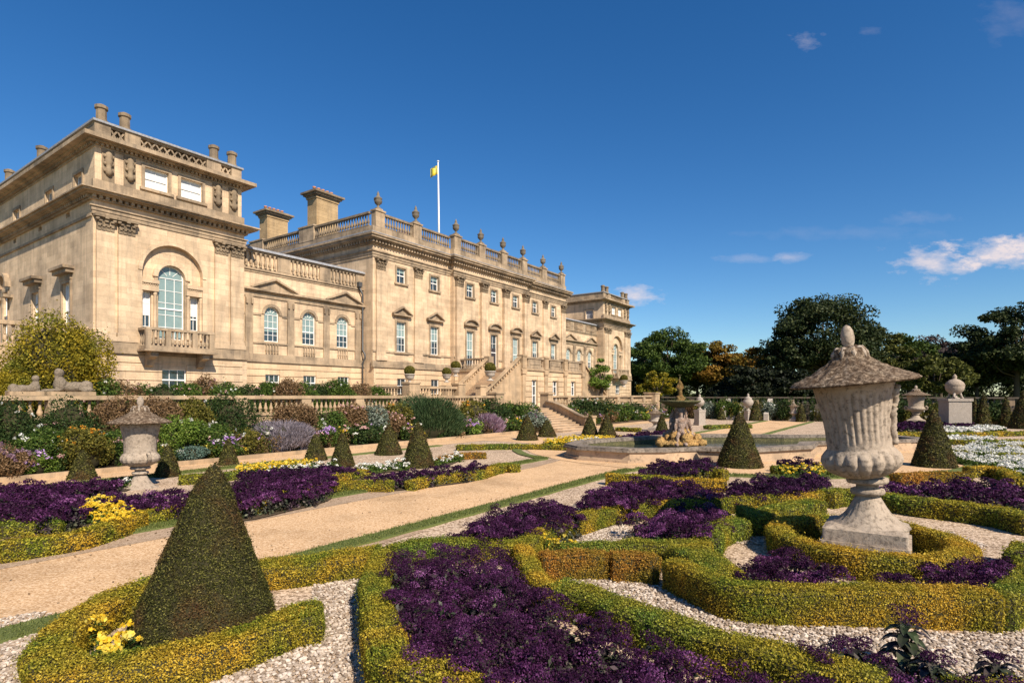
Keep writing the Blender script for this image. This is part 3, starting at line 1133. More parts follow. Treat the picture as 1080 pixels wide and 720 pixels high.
def rusticated(mb, u0, u1, z0, z1, v, holes, n, gap=.05, inset=.06, depth=.3):
    hh = (z1 - z0) / n
    wall_holes(mb, u0, u1, z0, z1, v + inset, holes, depth)
    for i in range(n):
        a, b = z0 + i * hh + gap / 2, z0 + (i + 1) * hh - gap / 2
        cut = [h for h in holes if h[3] > a and h[2] < b]
        segs = [(u0, u1)]
        for h in cut:
            ns = []
            for (p, q) in segs:
                if h[1] <= p or h[0] >= q:
                    ns.append((p, q))
                else:
                    if h[0] > p: ns.append((p, h[0]))
                    if h[1] < q: ns.append((h[1], q))
            segs = ns
        for (p, q) in segs:
            mb.box(p, q, v, v + inset - .003, a, b)


def cornice(mb, u0, u1, v0, v1, layers, sides=True):
    """stacked projecting courses round a block; layers (projection, z0, z1)"""
    for (p, a, b) in layers:
        mb.box(u0 - (p if sides else 0), u1 + (p if sides else 0), v0 - p, v1, a, b)


def dentils(mb, u0, u1, v, z0, z1, w=.16, step=.32, d=.14):
    x = u0
    while x < u1:
        mb.box(x, x + w, v - d, v + .02, z0, z1)
        x += step


def dentils_side(mb, v0, v1, u, z0, z1, w=.16, step=.32, d=.14):
    x = v0
    while x < v1:
        mb.box(u - d, u + .02, x, x + w, z0, z1)
        x += step


BAL = [(.085, 0), (.085, .06), (.05, .09), (.055, .14), (.10, .26), (.095, .34), (.05, .55), (.042, .78), (.06, .84), (.05, .88), (.08, .92), (.08, 1.0)]


def baluster_row(mb, a0, a1, fixed, z0, z1, axis='u', step=.30, fat=1.0, seg=7):
    n = max(1, int(round((a1 - a0) / step)))
    h = z1 - z0
    for i in range(n):
        a = a0 + (i + .5) * (a1 - a0) / n
        prof = [(r * fat, z * h) for (r, z) in BAL]
        if axis == 'u':
            mb.lathe(prof, a, fixed, z0, seg)
        else:
            mb.lathe(prof, fixed, a, z0, seg)


def sash(u0, u1, z0, z1, v, cols=3, rows=4, blind=0.0, arch=False, parent=None, name='window', surround=True, hood=None, sill=True, white=False):
    """a window: stone surround (part) with sash bars, glass and blind (sub-parts)"""
    s = MB()
    fw = .16
    cu = (u0 + u1) / 2
    r = (u1 - u0) / 2
    if surround:
        if arch:
            zs = z1 - r
            outer, inner = r + .20, r
            n = 14
            for i in range(n):
                a, b = math.pi * i / n, math.pi * (i + 1) / n
                s.prism([(cu + outer * math.cos(a), zs + outer * math.sin(a)), (cu + outer * math.cos(b), zs + outer * math.sin(b)),
                         (cu + inner * math.cos(b), zs + inner * math.sin(b)), (cu + inner * math.cos(a), zs + inner * math.sin(a))][::-1], v - .07, v + .01)
            if sill:
                s.box(u0 - .20, u0, v - .07, v + .01, z0 - .03, zs)
                s.box(u1, u1 + .20, v - .07, v + .01, z0 - .03, zs)
        else:
            s.box(u0 - fw, u0, v - .07, v + .02, z0 - .02, z1 + fw)
            s.box(u1, u1 + fw, v - .07, v + .02, z0 - .02, z1 + fw)
            s.box(u0, u1, v - .068, v + .02, z1, z1 + fw)
        if sill:
            s.box(u0 - .26, u1 + .26, v - .16, v + .02, z0 - .18, z0 - .021)
        if hood == 'tri':
            w = (u1 - u0) / 2 + .52
            zb = z1 + .62
            s.box(u0 - .2, u1 + .2, v - .06, v + .02, z1 + fw + .01, zb - .12)
            s.box(cu - w, cu + w, v - .34, v + .02, zb - .12, zb)
            s.prism([(cu - w, zb + .003), (cu + w, zb + .003), (cu, zb + .62)], v - .12, v + .02)
            for sg in (-1, 1):
                p = [(cu + sg * w * 1.04, zb + .003), (cu + sg * w * 1.04, zb + .10), (cu, zb + .74), (cu, zb + .60)]
                s.prism(p if sg < 0 else p[::-1], v - .36, v - .10)
        if hood == 'seg':
            w = (u1 - u0) / 2 + .52
            zb = z1 + .62
            s.box(u0 - .2, u1 + .2, v - .06, v + .02, z1 + fw + .01, zb - .12)
            s.box(cu - w, cu + w, v - .34, v + .02, zb - .12, zb)
            n = 10
            rise = .56
            pts = [(cu + w * math.cos(math.pi * i / n), zb + rise * math.sin(math.pi * i / n)) for i in range(n + 1)]
            s.prism([(cu + (x - cu) * .86, zb + .003 + (z - zb) * .8) for x, z in pts][::-1], v - .12, v + .02)
            for i in range(n):
                (xa, za), (xb, zb2) = pts[i], pts[i + 1]
                s.prism([(xa, za), (cu + (xa - cu) * .88, zb + (za - zb) * .78), (cu + (xb - cu) * .88, zb + (zb2 - zb) * .78), (xb, zb2)], v - .36, v - .10)
        if hood == 'flat':
            s.box(u0 - .42, u1 + .42, v - .40, v + .02, z1 + .55, z1 + .70)
            s.box(u0 - .34, u1 + .34, v - .26, v + .02, z1 + .40, z1 + .549)
            s.box(u0 - .2, u1 + .2, v - .09, v + .02, z1 + fw + .01, z1 + .399)
    if not s.f:
        s.box(u0 - .05, u1 + .05, v - .02, v + .02, z0 - .08, z0 - .01)
    W = hp(name, s, M['trim'], parent or house)
    vg = v + .20
    b = MB()
    if arch:
        zs = z1 - r
        n = 12
        poly = [(u0 + .0, z0)] + [(u1, z0)] + [(cu + r * math.cos(math.pi * i / n), zs + r * math.sin(math.pi * i / n)) for i in range(n + 1)]
    else:
        poly = [(u0, z0), (u1, z0), (u1, z1), (u0, z1)]
    # painted sash bars
    fr = .055
    b.box(u0, u0 + fr, vg - .05, vg - .005, z0, z1 - (r if arch else 0))
    b.box(u1 - fr, u1, vg - .05, vg - .005, z0, z1 - (r if arch else 0))
    b.box(u0 + fr, u1 - fr, vg - .048, vg - .005, z0, z0 + fr)
    ztop = z1 - (r if arch else 0)
    if not arch:
        b.box(u0 + fr, u1 - fr, vg - .048, vg - .005, z1 - fr, z1)
    mid = z0 + (ztop - z0) * .5
    b.box(u0 + fr, u1 - fr, vg - .056, vg - .005, mid - .04, mid + .04)
    for i in range(1, cols):
        x = u0 + (u1 - u0) * i / cols
        b.box(x - .016, x + .016, vg - .03, vg - .006, z0 + fr, ztop)
    for k in range(1, rows):
        z = z0 + (ztop - z0) * k / rows
        if abs(z - mid) > .06:
            b.box(u0 + fr, u1 - fr, vg - .028, vg - .007, z - .016, z + .016)
    if arch:
        for i in range(12):
            a, c = math.pi * i / 12, math.pi * (i + 1) / 12
            q = [(cu + r * math.cos(a), zs + r * math.sin(a)), (cu + r * math.cos(c), zs + r * math.sin(c)),
                 (cu + (r - fr) * math.cos(c), zs + (r - fr) * math.sin(c)), (cu + (r - fr) * math.cos(a), zs + (r - fr) * math.sin(a))]
            b.prism(q[::-1], vg - .05, vg - .005)
        b.box(u0 + fr, u1 - fr, vg - .045, vg - .006, zs - .02, zs + .02)
        for a in (45, 90, 135):
            dx, dz = math.cos(R(a)), math.sin(R(a))
            px, pz = -dz * .014, dx * .014
            q = [(cu + px + dx * r * .3, zs + pz + dz * r * .3), (cu - px + dx * r * .3, zs - pz + dz * r * .3),
                 (cu - px + dx * (r - .03), zs - pz + dz * (r - .03)), (cu + px + dx * (r - .03), zs + pz + dz * (r - .03))]
            b.prism(q, vg - .03, vg - .006)
    hp('sash_bars', b, M['white'], W)
    g = MB()
    g.prism(poly, vg, vg + .02)
    hp('pane', g, M['glass'], W)
    if blind > 0:
        if .5 < blind < .9: blind = blind + random.uniform(-.12, .12)
        zb = z1 - (z1 - z0) * blind
        g = MB()
        if arch:
            pl = [(u0, zb), (u1, zb)] + poly[2:]
        else:
            pl = [(u0, zb), (u1, zb), (u1, z1), (u0, z1)]
        g.prism([(cu + (x - cu) * .985, z) for x, z in pl], vg - .004, vg - .001)
        hp('blind', g, M['whiteblind'] if white else M['blind'], W)
    return W


def spandrel(mb, u0, u1, z1, v, v2, n=12):
    """fills the corners of a rectangular opening over an arch whose crown is z1"""
    cu, r = (u0 + u1) / 2, (u1 - u0) / 2
    zs = z1 - r
    for i in range(n):
        a, b = math.pi * i / n, math.pi * (i + 1) / n
        xa, za = cu + r * math.cos(a), zs + r * math.sin(a)
        xb, zb = cu + r * math.cos(b), zs + r * math.sin(b)
        vs = [(xa, v, za), (xb, v, zb), (xb, v, z1), (xa, v, z1)]
        mb.add(vs, [(3, 2, 1, 0)][0:1] if False else [(0, 1, 2, 3)[::-1]])
        mb.add([(xa, v, za), (xb, v, zb), (xb, v2, zb), (xa, v2, za)], [(0, 1, 2, 3)])


def pilaster(u, w, z0, z1, v, cap=.85, proj=.14, base=.5):
    s = MB()
    s.box(u - w / 2, u + w / 2, v - proj, v + .01, z0 + base, z1 - cap)
    s.box(u - w / 2 - .10, u + w / 2 + .10, v - proj - .10, v + .01, z0, z0 + base * .55)
    s.box(u - w / 2 - .06, u + w / 2 + .06, v - proj - .06, v + .01, z0 + base * .55 + .002, z0 + base - .001)
    P = hp('pilaster', s, M['ashlar'])
    c = MB()
    # Corinthian capital: bell with two rows of leaves, volutes and abacus
    c.box(u - w / 2 + .02, u + w / 2 - .02, v - proj + .01, v + .01, z1 - cap + .001, z1 - .14)
    for row, (zz, hh, pr) in enumerate(((z1 - cap + .02, cap * .36, .07), (z1 - cap * .66, cap * .34, .12))):
        k = 4 - row
        for i in range(k):
            x = u - w / 2 + (i + .5) * w / k
            lw = w / k * .40
            c.prism([(x - lw, zz), (x + lw, zz), (x + lw * .8, zz + hh * .8), (x, zz + hh), (x - lw * .8, zz + hh * .8)], v - proj - pr * .6, v - proj + .02)
            c.box(x - lw * .7, x + lw * .7, v - proj - pr * 1.5, v - proj - pr * .59, zz + hh * .62, zz + hh * .9)
    for sg in (-1, 1):
        c.lathe([(.03, 0), (.10, .01), (.10, .13), (.03, .14)], u + sg * w * .47, v - proj - .12, z1 - .34, 8)
    c.box(u - w / 2 - .12, u + w / 2 + .12, v - proj - .20, v + .01, z1 - .139, z1 - .01)
    c.box(u - .09, u + .09, v - proj - .26, v - proj - .19, z1 - .22, z1 - .02)
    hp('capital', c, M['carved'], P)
    return P


def roof_urn(u, v, z, s=1.0):
    m = MB()
    prof = [(.26, 0), (.26, .08), (.12, .14), (.09, .26), (.12, .32), (.30, .50), (.34, .66), (.30, .80), (.36, .86), (.36, .92), (.24, .98), (.16, 1.10),
            (.10, 1.16), (.13, 1.24), (.10, 1.34), (.04, 1.46), (.005, 1.56)]
    m.lathe([(r * s, zz * s) for r, zz in prof], u, v, z, 12)
    for sg in (-1, 1):
        m.tube([(u + sg * .33 * s, v, z + .86 * s), (u + sg * .46 * s, v, z + .76 * s), (u + sg * .40 * s, v, z + .58 * s), (u + sg * .28 * s, v, z + .52 * s)], .035 * s, 5)
    return hp('roof_urn', m, M['roofurn'])


def chimney(u0, u1, v0, v1, z0, z1, npots=4):
    m = MB()
    m.box(u0, u1, v0, v1, z0, z1 - .75)
    m.box(u0 + .12, u1 - .12, v0 - .05, v0 + .01, z0 + 1.2, z1 - 1.0)
    C = None
    m.box(u0 - .08, u1 + .08, v0 - .08, v1 + .08, z1 - .9, z1 - .76)
    C = hp('chimney', m, M['chimney'])
    c = MB()
    for (p, a, b) in ((.12, z1 - .749, z1 - .6), (.28, z1 - .599, z1 - .42), (.46, z1 - .419, z1 - .25)):
        c.box(u0 - p, u1 + p, v0 - p, v1 + p, a, b)
    c.box(u0 - .1, u1 + .1, v0 - .1, v1 + .1, z1 - .249, z1 - .1)
    hp('chimney_cap', c, M['carved'], C)
    for i in range(npots):
        q = MB()
        q.lathe([(.15, 0), (.13, .30), (.17, .33), (.17, .40), (.11, .41)], u0 + (i + .5) * (u1 - u0) / npots, (v0 + v1) / 2, z1 - .1, 9)
        hp('chimney_pot', q, M['terracotta'], C)
    return C


def pavilion(o, k, back):
    """end pavilion: o = left corner, k = width factor"""
    def X(u):
        return o + (u - 12.3) * k
    uL, uR = X(12.3), X(20.9)
    V = 36.5
    wall = MB()
    rusticated(wall, uL - .12, uR + .12, 1.5, 4.97, V - .12, [(X(15.75), X(17.15), 2.9, 4.18)], 7)
    m2 = MB()
    m2.box(uL - .12, uL + .2, V - .1195, back, 1.5, 4.97)
    m2.box(uR - .2, uR + .12, V - .1195, back, 1.5, 4.97)
    # piano nobile front with the recessed arch
    cu, ar = X(16.45), 1.72 * k
    wall_holes(wall, uL, uR, 4.97, 13.8, V, [(cu - ar, cu + ar, 5.9, 11.62)], .30)
    spandrel(wall, cu - ar, cu + ar, 11.62, V, V + .30)
    # recess back with venetian openings
    c1, r1 = cu, .76 * k
    holes = [(cu - r1, cu + r1, 6.0, 10.45), (cu - 1.62 * k, cu - 1.12 * k, 6.0, 8.75), (cu + 1.12 * k, cu + 1.62 * k, 6.0, 8.75)]
    wall_holes(wall, cu - ar, cu + ar, 5.9, 11.62, V + .30, holes, .3)
    spandrel(wall, cu - r1, cu + r1, 10.45, V + .30, V + .6)
    # side walls
    win_v = [(39.75, 41.05), (45.0, 46.3)]
    shol = [(a, b, 6.0, 9.15) for a, b in win_v] + [(51.3, 52.5, 6.0, 9.8)]
    side_holes(wall, V, back, 4.97, 12.6, uL, shol)
    fr_h = [(a, a + .6, 12.95, 13.25) for a in (39.9, 44.6, 49.6)]
    side_holes(wall, V, back, 12.6, 13.8, uL, fr_h)
    wall.add([(uR, V, 4.97), (uR, back, 4.97), (uR, back, 13.8), (uR, V, 13.8)], [(0, 1, 2, 3)])
    # attic
    att = [(X(14.9), X(16.2), 14.75, 15.95), (X(16.9), X(18.2), 14.75, 15.95)]
    A = .12
    wall_holes(wall, uL + A, uR - A, 13.8, 16.8, V + A, att, .25)
    ash = [(38.3, 39.5, 13.95, 15.25), (43.0, 44.2, 13.95, 15.25), (49.3, 50.5, 13.95, 15.25)]
    side_holes(wall, V + A, back, 13.8, 16.8, uL + A, ash, .25)
    wall.add([(uR - A, V + A, 13.8), (uR - A, back, 13.8), (uR - A, back, 16.8), (uR - A, V + A, 16.8)], [(0, 1, 2, 3)])
    hp('wall', wall, M['ashlar'])
    hp('wall', m2, M['rustic'])
    # plinth and entablature
    t = MB()
    for (p, a, b) in ((.26, 4.97, 5.10), (.20, 5.101, 5.62)):
        t.box(uL - p, uR + p, V - p, V + .05, a, b)
        t.box(uL - p, uL + .05, V + .05, back, a, b)
    t.box(uL - .06, uR + .06, V - .06, V + .05, 12.52, 12.72)
    t.box(uL - .10, uR + .10, V - .10, V + .05, 12.721, 12.93)
    t.box(uL - .18, uR + .18, V - .18, V + .05, 12.931, 13.0)
    t.box(uL - .10, uL + .02, V + .05, back, 12.40, 12.55)
    for (p, a, b) in ((.16, 13.30, 13.38), (.40, 13.55, 13.62), (.62, 13.621, 13.72), (.74, 13.721, 13.8)):
        t.box(uL - p, uR + p, V - p, back, a, b)
    dentils(t, uL - .1, uR + .1, V - .0, 13.381, 13.549, .16, .31, .30)
    dentils_side(t, V, back, uL, 13.381, 13.549, .16, .31, .30)
    t.box(uL + .0, uR - .0, V - .02, V + .2, 13.801, 14.45)
    t.box(uL - .0, uL + .2, V + .2, back, 13.801, 13.93)
    # attic cornice
    for (p, a, b) in ((.05, 16.25, 16.36), (.36, 16.50, 16.58), (.68, 16.581, 16.8)):
        t.box(uL + A - p, uR - A + p, V + A - p, back, a, b)
    dentils(t, uL + A, uR - A, V + A, 16.361, 16.499, .12, .24, .20)
    dentils_side(t, V + A, back, uL + A, 16.361, 16.499, .12, .24, .20)
    hp('cornice', t, M['trim'])
    # parapet with pierced lattice
    p = MB()
    zl0, zl1 = 16.80, 17.66
    segs = [(12.42, 13.2, 1), (13.2, 13.9, 0), (13.9, 14.7, 1), (14.7, 18.5, 0), (18.5, 19.4, 1), (19.4, 20.1, 0), (20.1, 20.78, 1)]
    for (a, b, solid) in segs:
        a, b = X(a), X(b)
        if solid:
            p.box(a, b, V + A, V + A + .35, zl0, zl1)
        else:
            p.box(a, b, V + A + .05, V + A + .30, zl0, zl0 + .14)
            p.box(a, b, V + A + .05, V + A + .30, zl1 - .12, zl1)
            n = max(2, int((b - a) / .42))
            st = (b - a) / n
            for i in range(n):
                x0, x1 = a + i * st, a + (i + 1) * st
                for (q0, q1) in ((x0, x1), (x1, x0)):
                    dx = .05
                    p.prism(sorted_poly([(q0 - dx, zl0 + .14), (q0 + dx, zl0 + .14), (q1 + dx, zl1 - .12), (q1 - dx, zl1 - .12)]), V + A + .1 + (0 if q0 < q1 else .003), V + A + .22 + (0 if q0 < q1 else .003))
            p.box(a, b, V + A + .30, V + A + .34, zl0, zl1 - .01)
    p.box(uL + A, uL + A + .3, V + A + .35, back, zl0, zl1)
    p.box(uR - A - .3, uR - A, V + A + .35, back, zl0, zl1)
    P = hp('parapet', p, M['trim'])
    c = MB()
    c.box(uL + A - .1, uR - A + .1, V + A - .1, V + A + .42, zl1, zl1 + .12)
    c.box(uL + A - .1, uL + A + .36, V + A + .42, back, zl1, zl1 + .12)
    c.box(uR - A - .36, uR - A + .1, V + A + .42, back, zl1, zl1 + .12)
    hp('coping', c, M['lead'], P)
    r = MB()
    r.box(uL + .3, uR - .3, V + .5, back, 13.6, 16.95)
    hp('roof', r, M['lead'])
    # short stone flues on the parapet
    for (u, v) in [(12.85, 36.95), (14.0, 36.95), (19.1, 36.95), (20.3, 36.95), (12.75, 46.2), (12.75, 52.9)]:
        q = MB()
        q.lathe([(.34, 0), (.34, .12), (.27, .16), (.26, .70), (.33, .76), (.33, .92), (.20, .94), (.18, 1.0)], X(u), v, 17.78, 10, smooth=False)
        hp('chimney_pot', q, M['carved'])
    # paired pilasters
    for u in (12.85, 13.9, 19.32, 20.36):
        pilaster(X(u), .86 * k, 5.62, 12.52, V, .86)
    # attic pendants (carved drops)
    for u in (13.05, 14.12, 19.15, 20.2):
        q = MB()
        x = X(u)
        q.box(x - .30, x + .30, V + A - .06, V + A + .01, 14.46, 16.24)
        q.lathe([(.05, -.72), (.16, -.62), (.20, -.42), (.12, -.25), (.16, -.08), (.22, .10), (.16, .30), (.20, .42), (.14, .55), (.06, .62)], x, V + A - .12, 15.5, 9)
        for zz in (15.05, 15.45, 15.85):
            for sg in (-1, 1):
                q.lathe([(.02, -.1), (.09, -.05), (.09, .05), (.02, .1)], x + sg * .17, V + A - .12, zz, 7)
        hp('carved_pendant', q, M['carved'])
    # windows
    for i, (a, b) in enumerate(((14.9, 16.2), (16.9, 18.2))):
        sash(X(a), X(b), 14.75, 15.95, V + A, 2, 2, 1.0, white=True)
    sash(X(15.75), X(17.15), 2.9, 4.18, V - .12, 3, 2, 0, surround=False)
    sash(cu - r1, cu + r1, 6.0, 10.45, V + .32, 3, 5, .97, arch=True)
    for sg in (-1, 1):
        a, b = sorted((cu + sg * 1.12 * k, cu + sg * 1.62 * k))
        sash(a, b, 6.0, 8.75, V + .32, 2, 4, .52, surround=False, white=True)
    q = MB()
    for sg in (-1, 1):
        for xx in (.94, 1.70):
            q.lathe([(.12, 0), (.12, .1), (.095, .16), (.085, 2.55), (.12, 2.62), (.12, 2.75)], cu + sg * xx * k, V + .22, 6.0, 9)
        a, b = sorted((cu + sg * .80 * k, cu + sg * 1.715 * k))
        q.box(a, b, V + .06, V + .31, 8.76, 9.2)
        q.box(a, b, V - .03, V + .31, 9.2, 9.36)
        q.box(a, b, V + .02, V + .31, 9.361, 9.42)
        dentils(q, a + .02, b - .08, V + .08, 9.1, 9.19, .06, .13, .06)
    n = 18
    for i in range(n):
        a, b = math.pi * i / n, math.pi * (i + 1) / n
        for (ro, ri, vv) in ((r1 + .30, r1 + .02, V + .18), (ar + .22, ar, V - .05)):
            zs = 10.45 - r1 if ri < ar else 11.62 - ar
            pl = [(cu + ro * math.cos(a), zs + ro * math.sin(a)), (cu + ro * math.cos(b), zs + ro * math.sin(b)),
                  (cu + ri * math.cos(b), zs + ri * math.sin(b)), (cu + ri * math.cos(a), zs + ri * math.sin(a))]
            q.prism(pl[::-1], vv, vv + .14)
    hp('venetian_surround', q, M['ashlar'])
    # balcony on brackets
    q = MB()
    bl, br_ = cu - 2.0 * k, cu + 1.95 * k
    q.box(bl - .1, br_ + .1, V - 1.25, V - .26, 5.14, 5.26)
    q.box(bl, br_, V - 1.15, V - .01 - .25, 5.261, 5.46)
    B = hp('balcony', q, M['trim'])
    q = MB()
    q.box(bl + .05, br_ - .05, V - 1.10, V - .86, 6.36, 6.50)
    q.box(bl + .05, bl + .30, V - .859, V - .01, 6.36, 6.50)
    q.box(br_ - .30, br_ - .05, V - .859, V - .01, 6.36, 6.50)
    for x in (bl + .18, br_ - .18, cu - .75 * k, cu + .75 * k):
        q.box(x - .14, x + .14, V - 1.08, V - .88, 5.461, 6.36)
    baluster_row(q, bl + .35, cu - .9 * k, V - .98, 5.461, 6.36, step=.26)
    baluster_row(q, cu - .6 * k, cu + .6 * k, V - .98, 5.461, 6.36, step=.26)
    baluster_row(q, cu + .9 * k, br_ - .35, V - .98, 5.461, 6.36, step=.26)
    baluster_row(q, V - .85, V - .1, bl + .18, 5.461, 6.36, 'v', step=.26)
    hp('balustrade', q, M['trim'], B)
    for x in (cu - 1.45 * k, cu + 1.45 * k):
        q = MB()
        q.prismx([(V - .121, 5.139), (V - 1.0, 5.139), (V - .95, 4.85), (V - .5, 4.7), (V - .34, 4.35), (V - .121, 4.25)], x - .20, x + .20)
        hp('bracket', q, M['trim'], B)
    # side windows with hoods
    for (a, b) in win_v:
        side_window(uL, a, b, 6.0, 9.15, hood=True)
    side_window(uL, 51.3, 52.5, 6.0, 9.8, hood=False, arch=True)
    for (a, b, c, d) in ash:
        side_window(uL + A, a, b, c, d, hood=False, plainw=True)


def sorted_poly(pl):
    # make the ring counter-clockwise
    s = 0
    for i in range(len(pl)):
        x0, z0 = pl[i]
        x1, z1 = pl[(i + 1) % len(pl)]
        s += x0 * z1 - x1 * z0
    return pl if s > 0 else pl[::-1]


def side_window(u, v0, v1, z0, z1, hood=True, plainw=False, arch=False):
    s = MB()
    f = .16
    s.box(u - .07, u + .02, v0 - f, v0, z0, z1 + f)
    s.box(u - .07, u + .02, v1, v1 + f, z0, z1 + f)
    s.box(u - .068, u + .02, v0, v1, z1, z1 + f)
    s.box(u - .15, u + .02, v0 - .2, v1 + .2, z0 - .16, z0 - .005)
    if hood:
        s.box(u - .55, u + .02, v0 - .55, v1 + .55, z1 + .72, z1 + .88)
        s.box(u - .38, u + .02, v0 - .45, v1 + .45, z1 + .5, z1 + .719)
        s.box(u - .10, u + .02, v0 - .2, v1 + .2, z1 + f + .002, z1 + .499)
    if arch:
        vc = (v0 + v1) / 2
        for i in range(10):
            a, b = math.pi * i / 10, math.pi * (i + 1) / 10
            ro, ri = 1.05, .85
            s.add([(u - .3, vc + ro * math.cos(a), z1 + .3 + ro * math.sin(a)), (u - .3, vc + ro * math.cos(b), z1 + .3 + ro * math.sin(b)),
                   (u - .3, vc + ri * math.cos(b), z1 + .3 + ri * math.sin(b)), (u - .3, vc + ri * math.cos(a), z1 + .3 + ri * math.sin(a)),
                   (u + .01, vc + ro * math.cos(a), z1 + .3 + ro * math.sin(a)), (u + .01, vc + ro * math.cos(b), z1 + .3 + ro * math.sin(b)),
                   (u + .01, vc + ri * math.cos(b), z1 + .3 + ri * math.sin(b)), (u + .01, vc + ri * math.cos(a), z1 + .3 + ri * math.sin(a))],
                  [(0, 1, 2, 3), (0, 4, 5, 1), (3, 2, 6, 7)])
        s.box(u - .5, u + .02, v0 - 1.0, v0 - .2, z1 - .5, z1 - .3)
        s.box(u - .5, u + .02, v1 + .2, v1 + 1.0, z1 - .5, z1 - .3)
    W = hp('window', s, M['trim'])
    b = MB()
    x = u + .22
    b.box(x - .06, x - .004, v0, v0 + .06, z0, z1)
    b.box(x - .06, x - .004, v1 - .06, v1, z0, z1)
    b.box(x - .058, x - .004, v0 + .06, v1 - .06, z0, z0 + .06)
    b.box(x - .058, x - .004, v0 + .06, v1 - .06, z1 - .06, z1)
    mz = (z0 + z1) / 2
    b.box(x - .064, x - .004, v0 + .06, v1 - .06, mz - .04, mz + .04)
    for i in (1, 2):
        y = v0 + (v1 - v0) * i / 3
        b.box(x - .03, x - .005, y - .015, y + .015, z0 + .06, z1 - .06)
    hp('sash_bars', b, M['white'], W)
    g = MB()
    g.box(x, x + .02, v0, v1, z0, z1)
    hp('pane', g, M['glass'], W)
    g = MB()
    g.box(x - .003, x - .001, v0 + .01, v1 - .01, z0 + (z1 - z0) * (.5 if hood else .2), z1 - .01)
    hp('blind', g, M['whiteblind'], W)


def link(o, flip=False):
    """low wing between pavilion and main block; 11.1 m long from o"""
    V = 37.7
    uL, uR = o, o + 11.1
    bays = [o + 2.75, o + 5.85, o + 9.0]
    wall = MB()
    rusticated(wall, uL, uR, 1.5, 4.97, V - .10, [(b - .55, b + .6, 3.0, 4.12) for b in bays], 7)
    hp('wall', wall, M['rustic'])
    w2 = MB()
    holes = [(b - .58, b + .58, 6.48, 8.98) for b in bays]
    wall_holes(w2, uL, uR, 4.97, 13.0, V, holes, .3)
    for b in bays:
        spandrel(w2, b - .58, b + .58, 8.98, V, V + .3)
    w2.box(uL, uR, V + 8, V + 8.3, 4.97, 13.0)
    hp('wall', w2, M['ashlar'])
    t = MB()
    t.box(uL, uR, V - .22, V + .01, 4.97, 5.12)
    t.box(uL, uR, V - .14, V + .01, 5.121, 5.55)
    t.box(uL, uR, V - .08, V + .01, 6.28, 6.38)
    for (p, a, b) in ((.08, 9.55, 9.75), (.20, 9.90, 9.98), (.34, 9.981, 10.12)):
        t.box(uL, uR, V - p, V + .01, a, b)
    # impost band between arches
    edges = [uL] + [x for b in bays for x in (b - .82, b + .82)] + [uR]
    for i in range(0, len(edges), 2):
        t.box(edges[i], edges[i + 1], V - .06, V + .01, 8.28, 8.42)
    # shallow piers with little consoles
    for x in (uL + 1.0, bays[0] + 1.5, bays[1] + 1.55, bays[2] + 1.5):
        t.box(x - .28, x + .28, V - .10, V + .01, 5.551, 9.54)
        for q in (-.2, .2):
            t.box(x + q - .07, x + q + .07, V - .20, V - .09, 9.0, 9.4)
    # triangular pediments over the outer bays
    for c in (bays[0] + .15, bays[2] + .1):
        w = 1.78
        t.prism([(c - w, 10.123), (c + w, 10.123), (c, 10.86)], V - .12, V + .01)
        for sg in (-1, 1):
            pl = [(c + sg * w * 1.03, 10.123), (c + sg * w * 1.03, 10.22), (c, 11.02), (c, 10.86)]
            t.prism(sorted_poly(pl), V - .34, V - .10)
    t.box(uL, uR, V - .06, V + .01, 11.25, 11.40)
    t.box(uL, uR, V - .14, V + .01, 11.401, 11.48)
    hp('string_course', t, M['trim'])
    # parapet: piers and balusters
    p = MB()
    gr = [(o + .55, o + 3.15), (o + 4.2, o + 6.75), (o + 7.75, o + 10.25)]
    xs = [o - .0] + [a for g_ in gr for a in g_] + [uR]
    for i in range(0, len(xs), 2):
        p.box(xs[i], xs[i + 1], V - .12, V + .0, 11.6, 12.75)
    p.box(uL, uR, V - .10, V + .0, 11.481, 11.599)
    p.box(uL, uR, V - .121, V + .0, 12.60, 12.751)
    for a, b in gr:
        baluster_row(p, a + .05, b - .05, V - .09, 11.6, 12.6, step=.36, fat=1.15)
    hp('parapet', p, M['trim'])
    c = MB()
    c.prismx([(V - .30, 12.76), (V - .24, 12.90), (V + .05, 13.02), (V + .4, 12.95), (V + .4, 12.76)], uL, uR)
    hp('coping', c, M['lead'])
    r = MB()
    r.box(uL, uR, V + .4, V + 8, 12.4, 12.8)
    hp('roof', r, M['lead'])
    for b in bays:
        W = sash(b - .58, b + .58, 6.48, 8.98, V, 3, 4, .70, arch=True, sill=False)
        q = MB()
        baluster_row(q, b - .55, b + .55, V - .05, 5.62, 6.27, step=.22, fat=.8)
        hp('apron_balusters', q, M['trim'], W)
        sash(b - .55, b + .6, 3.0, 4.12, V - .10, 3, 2, 0, surround=False)


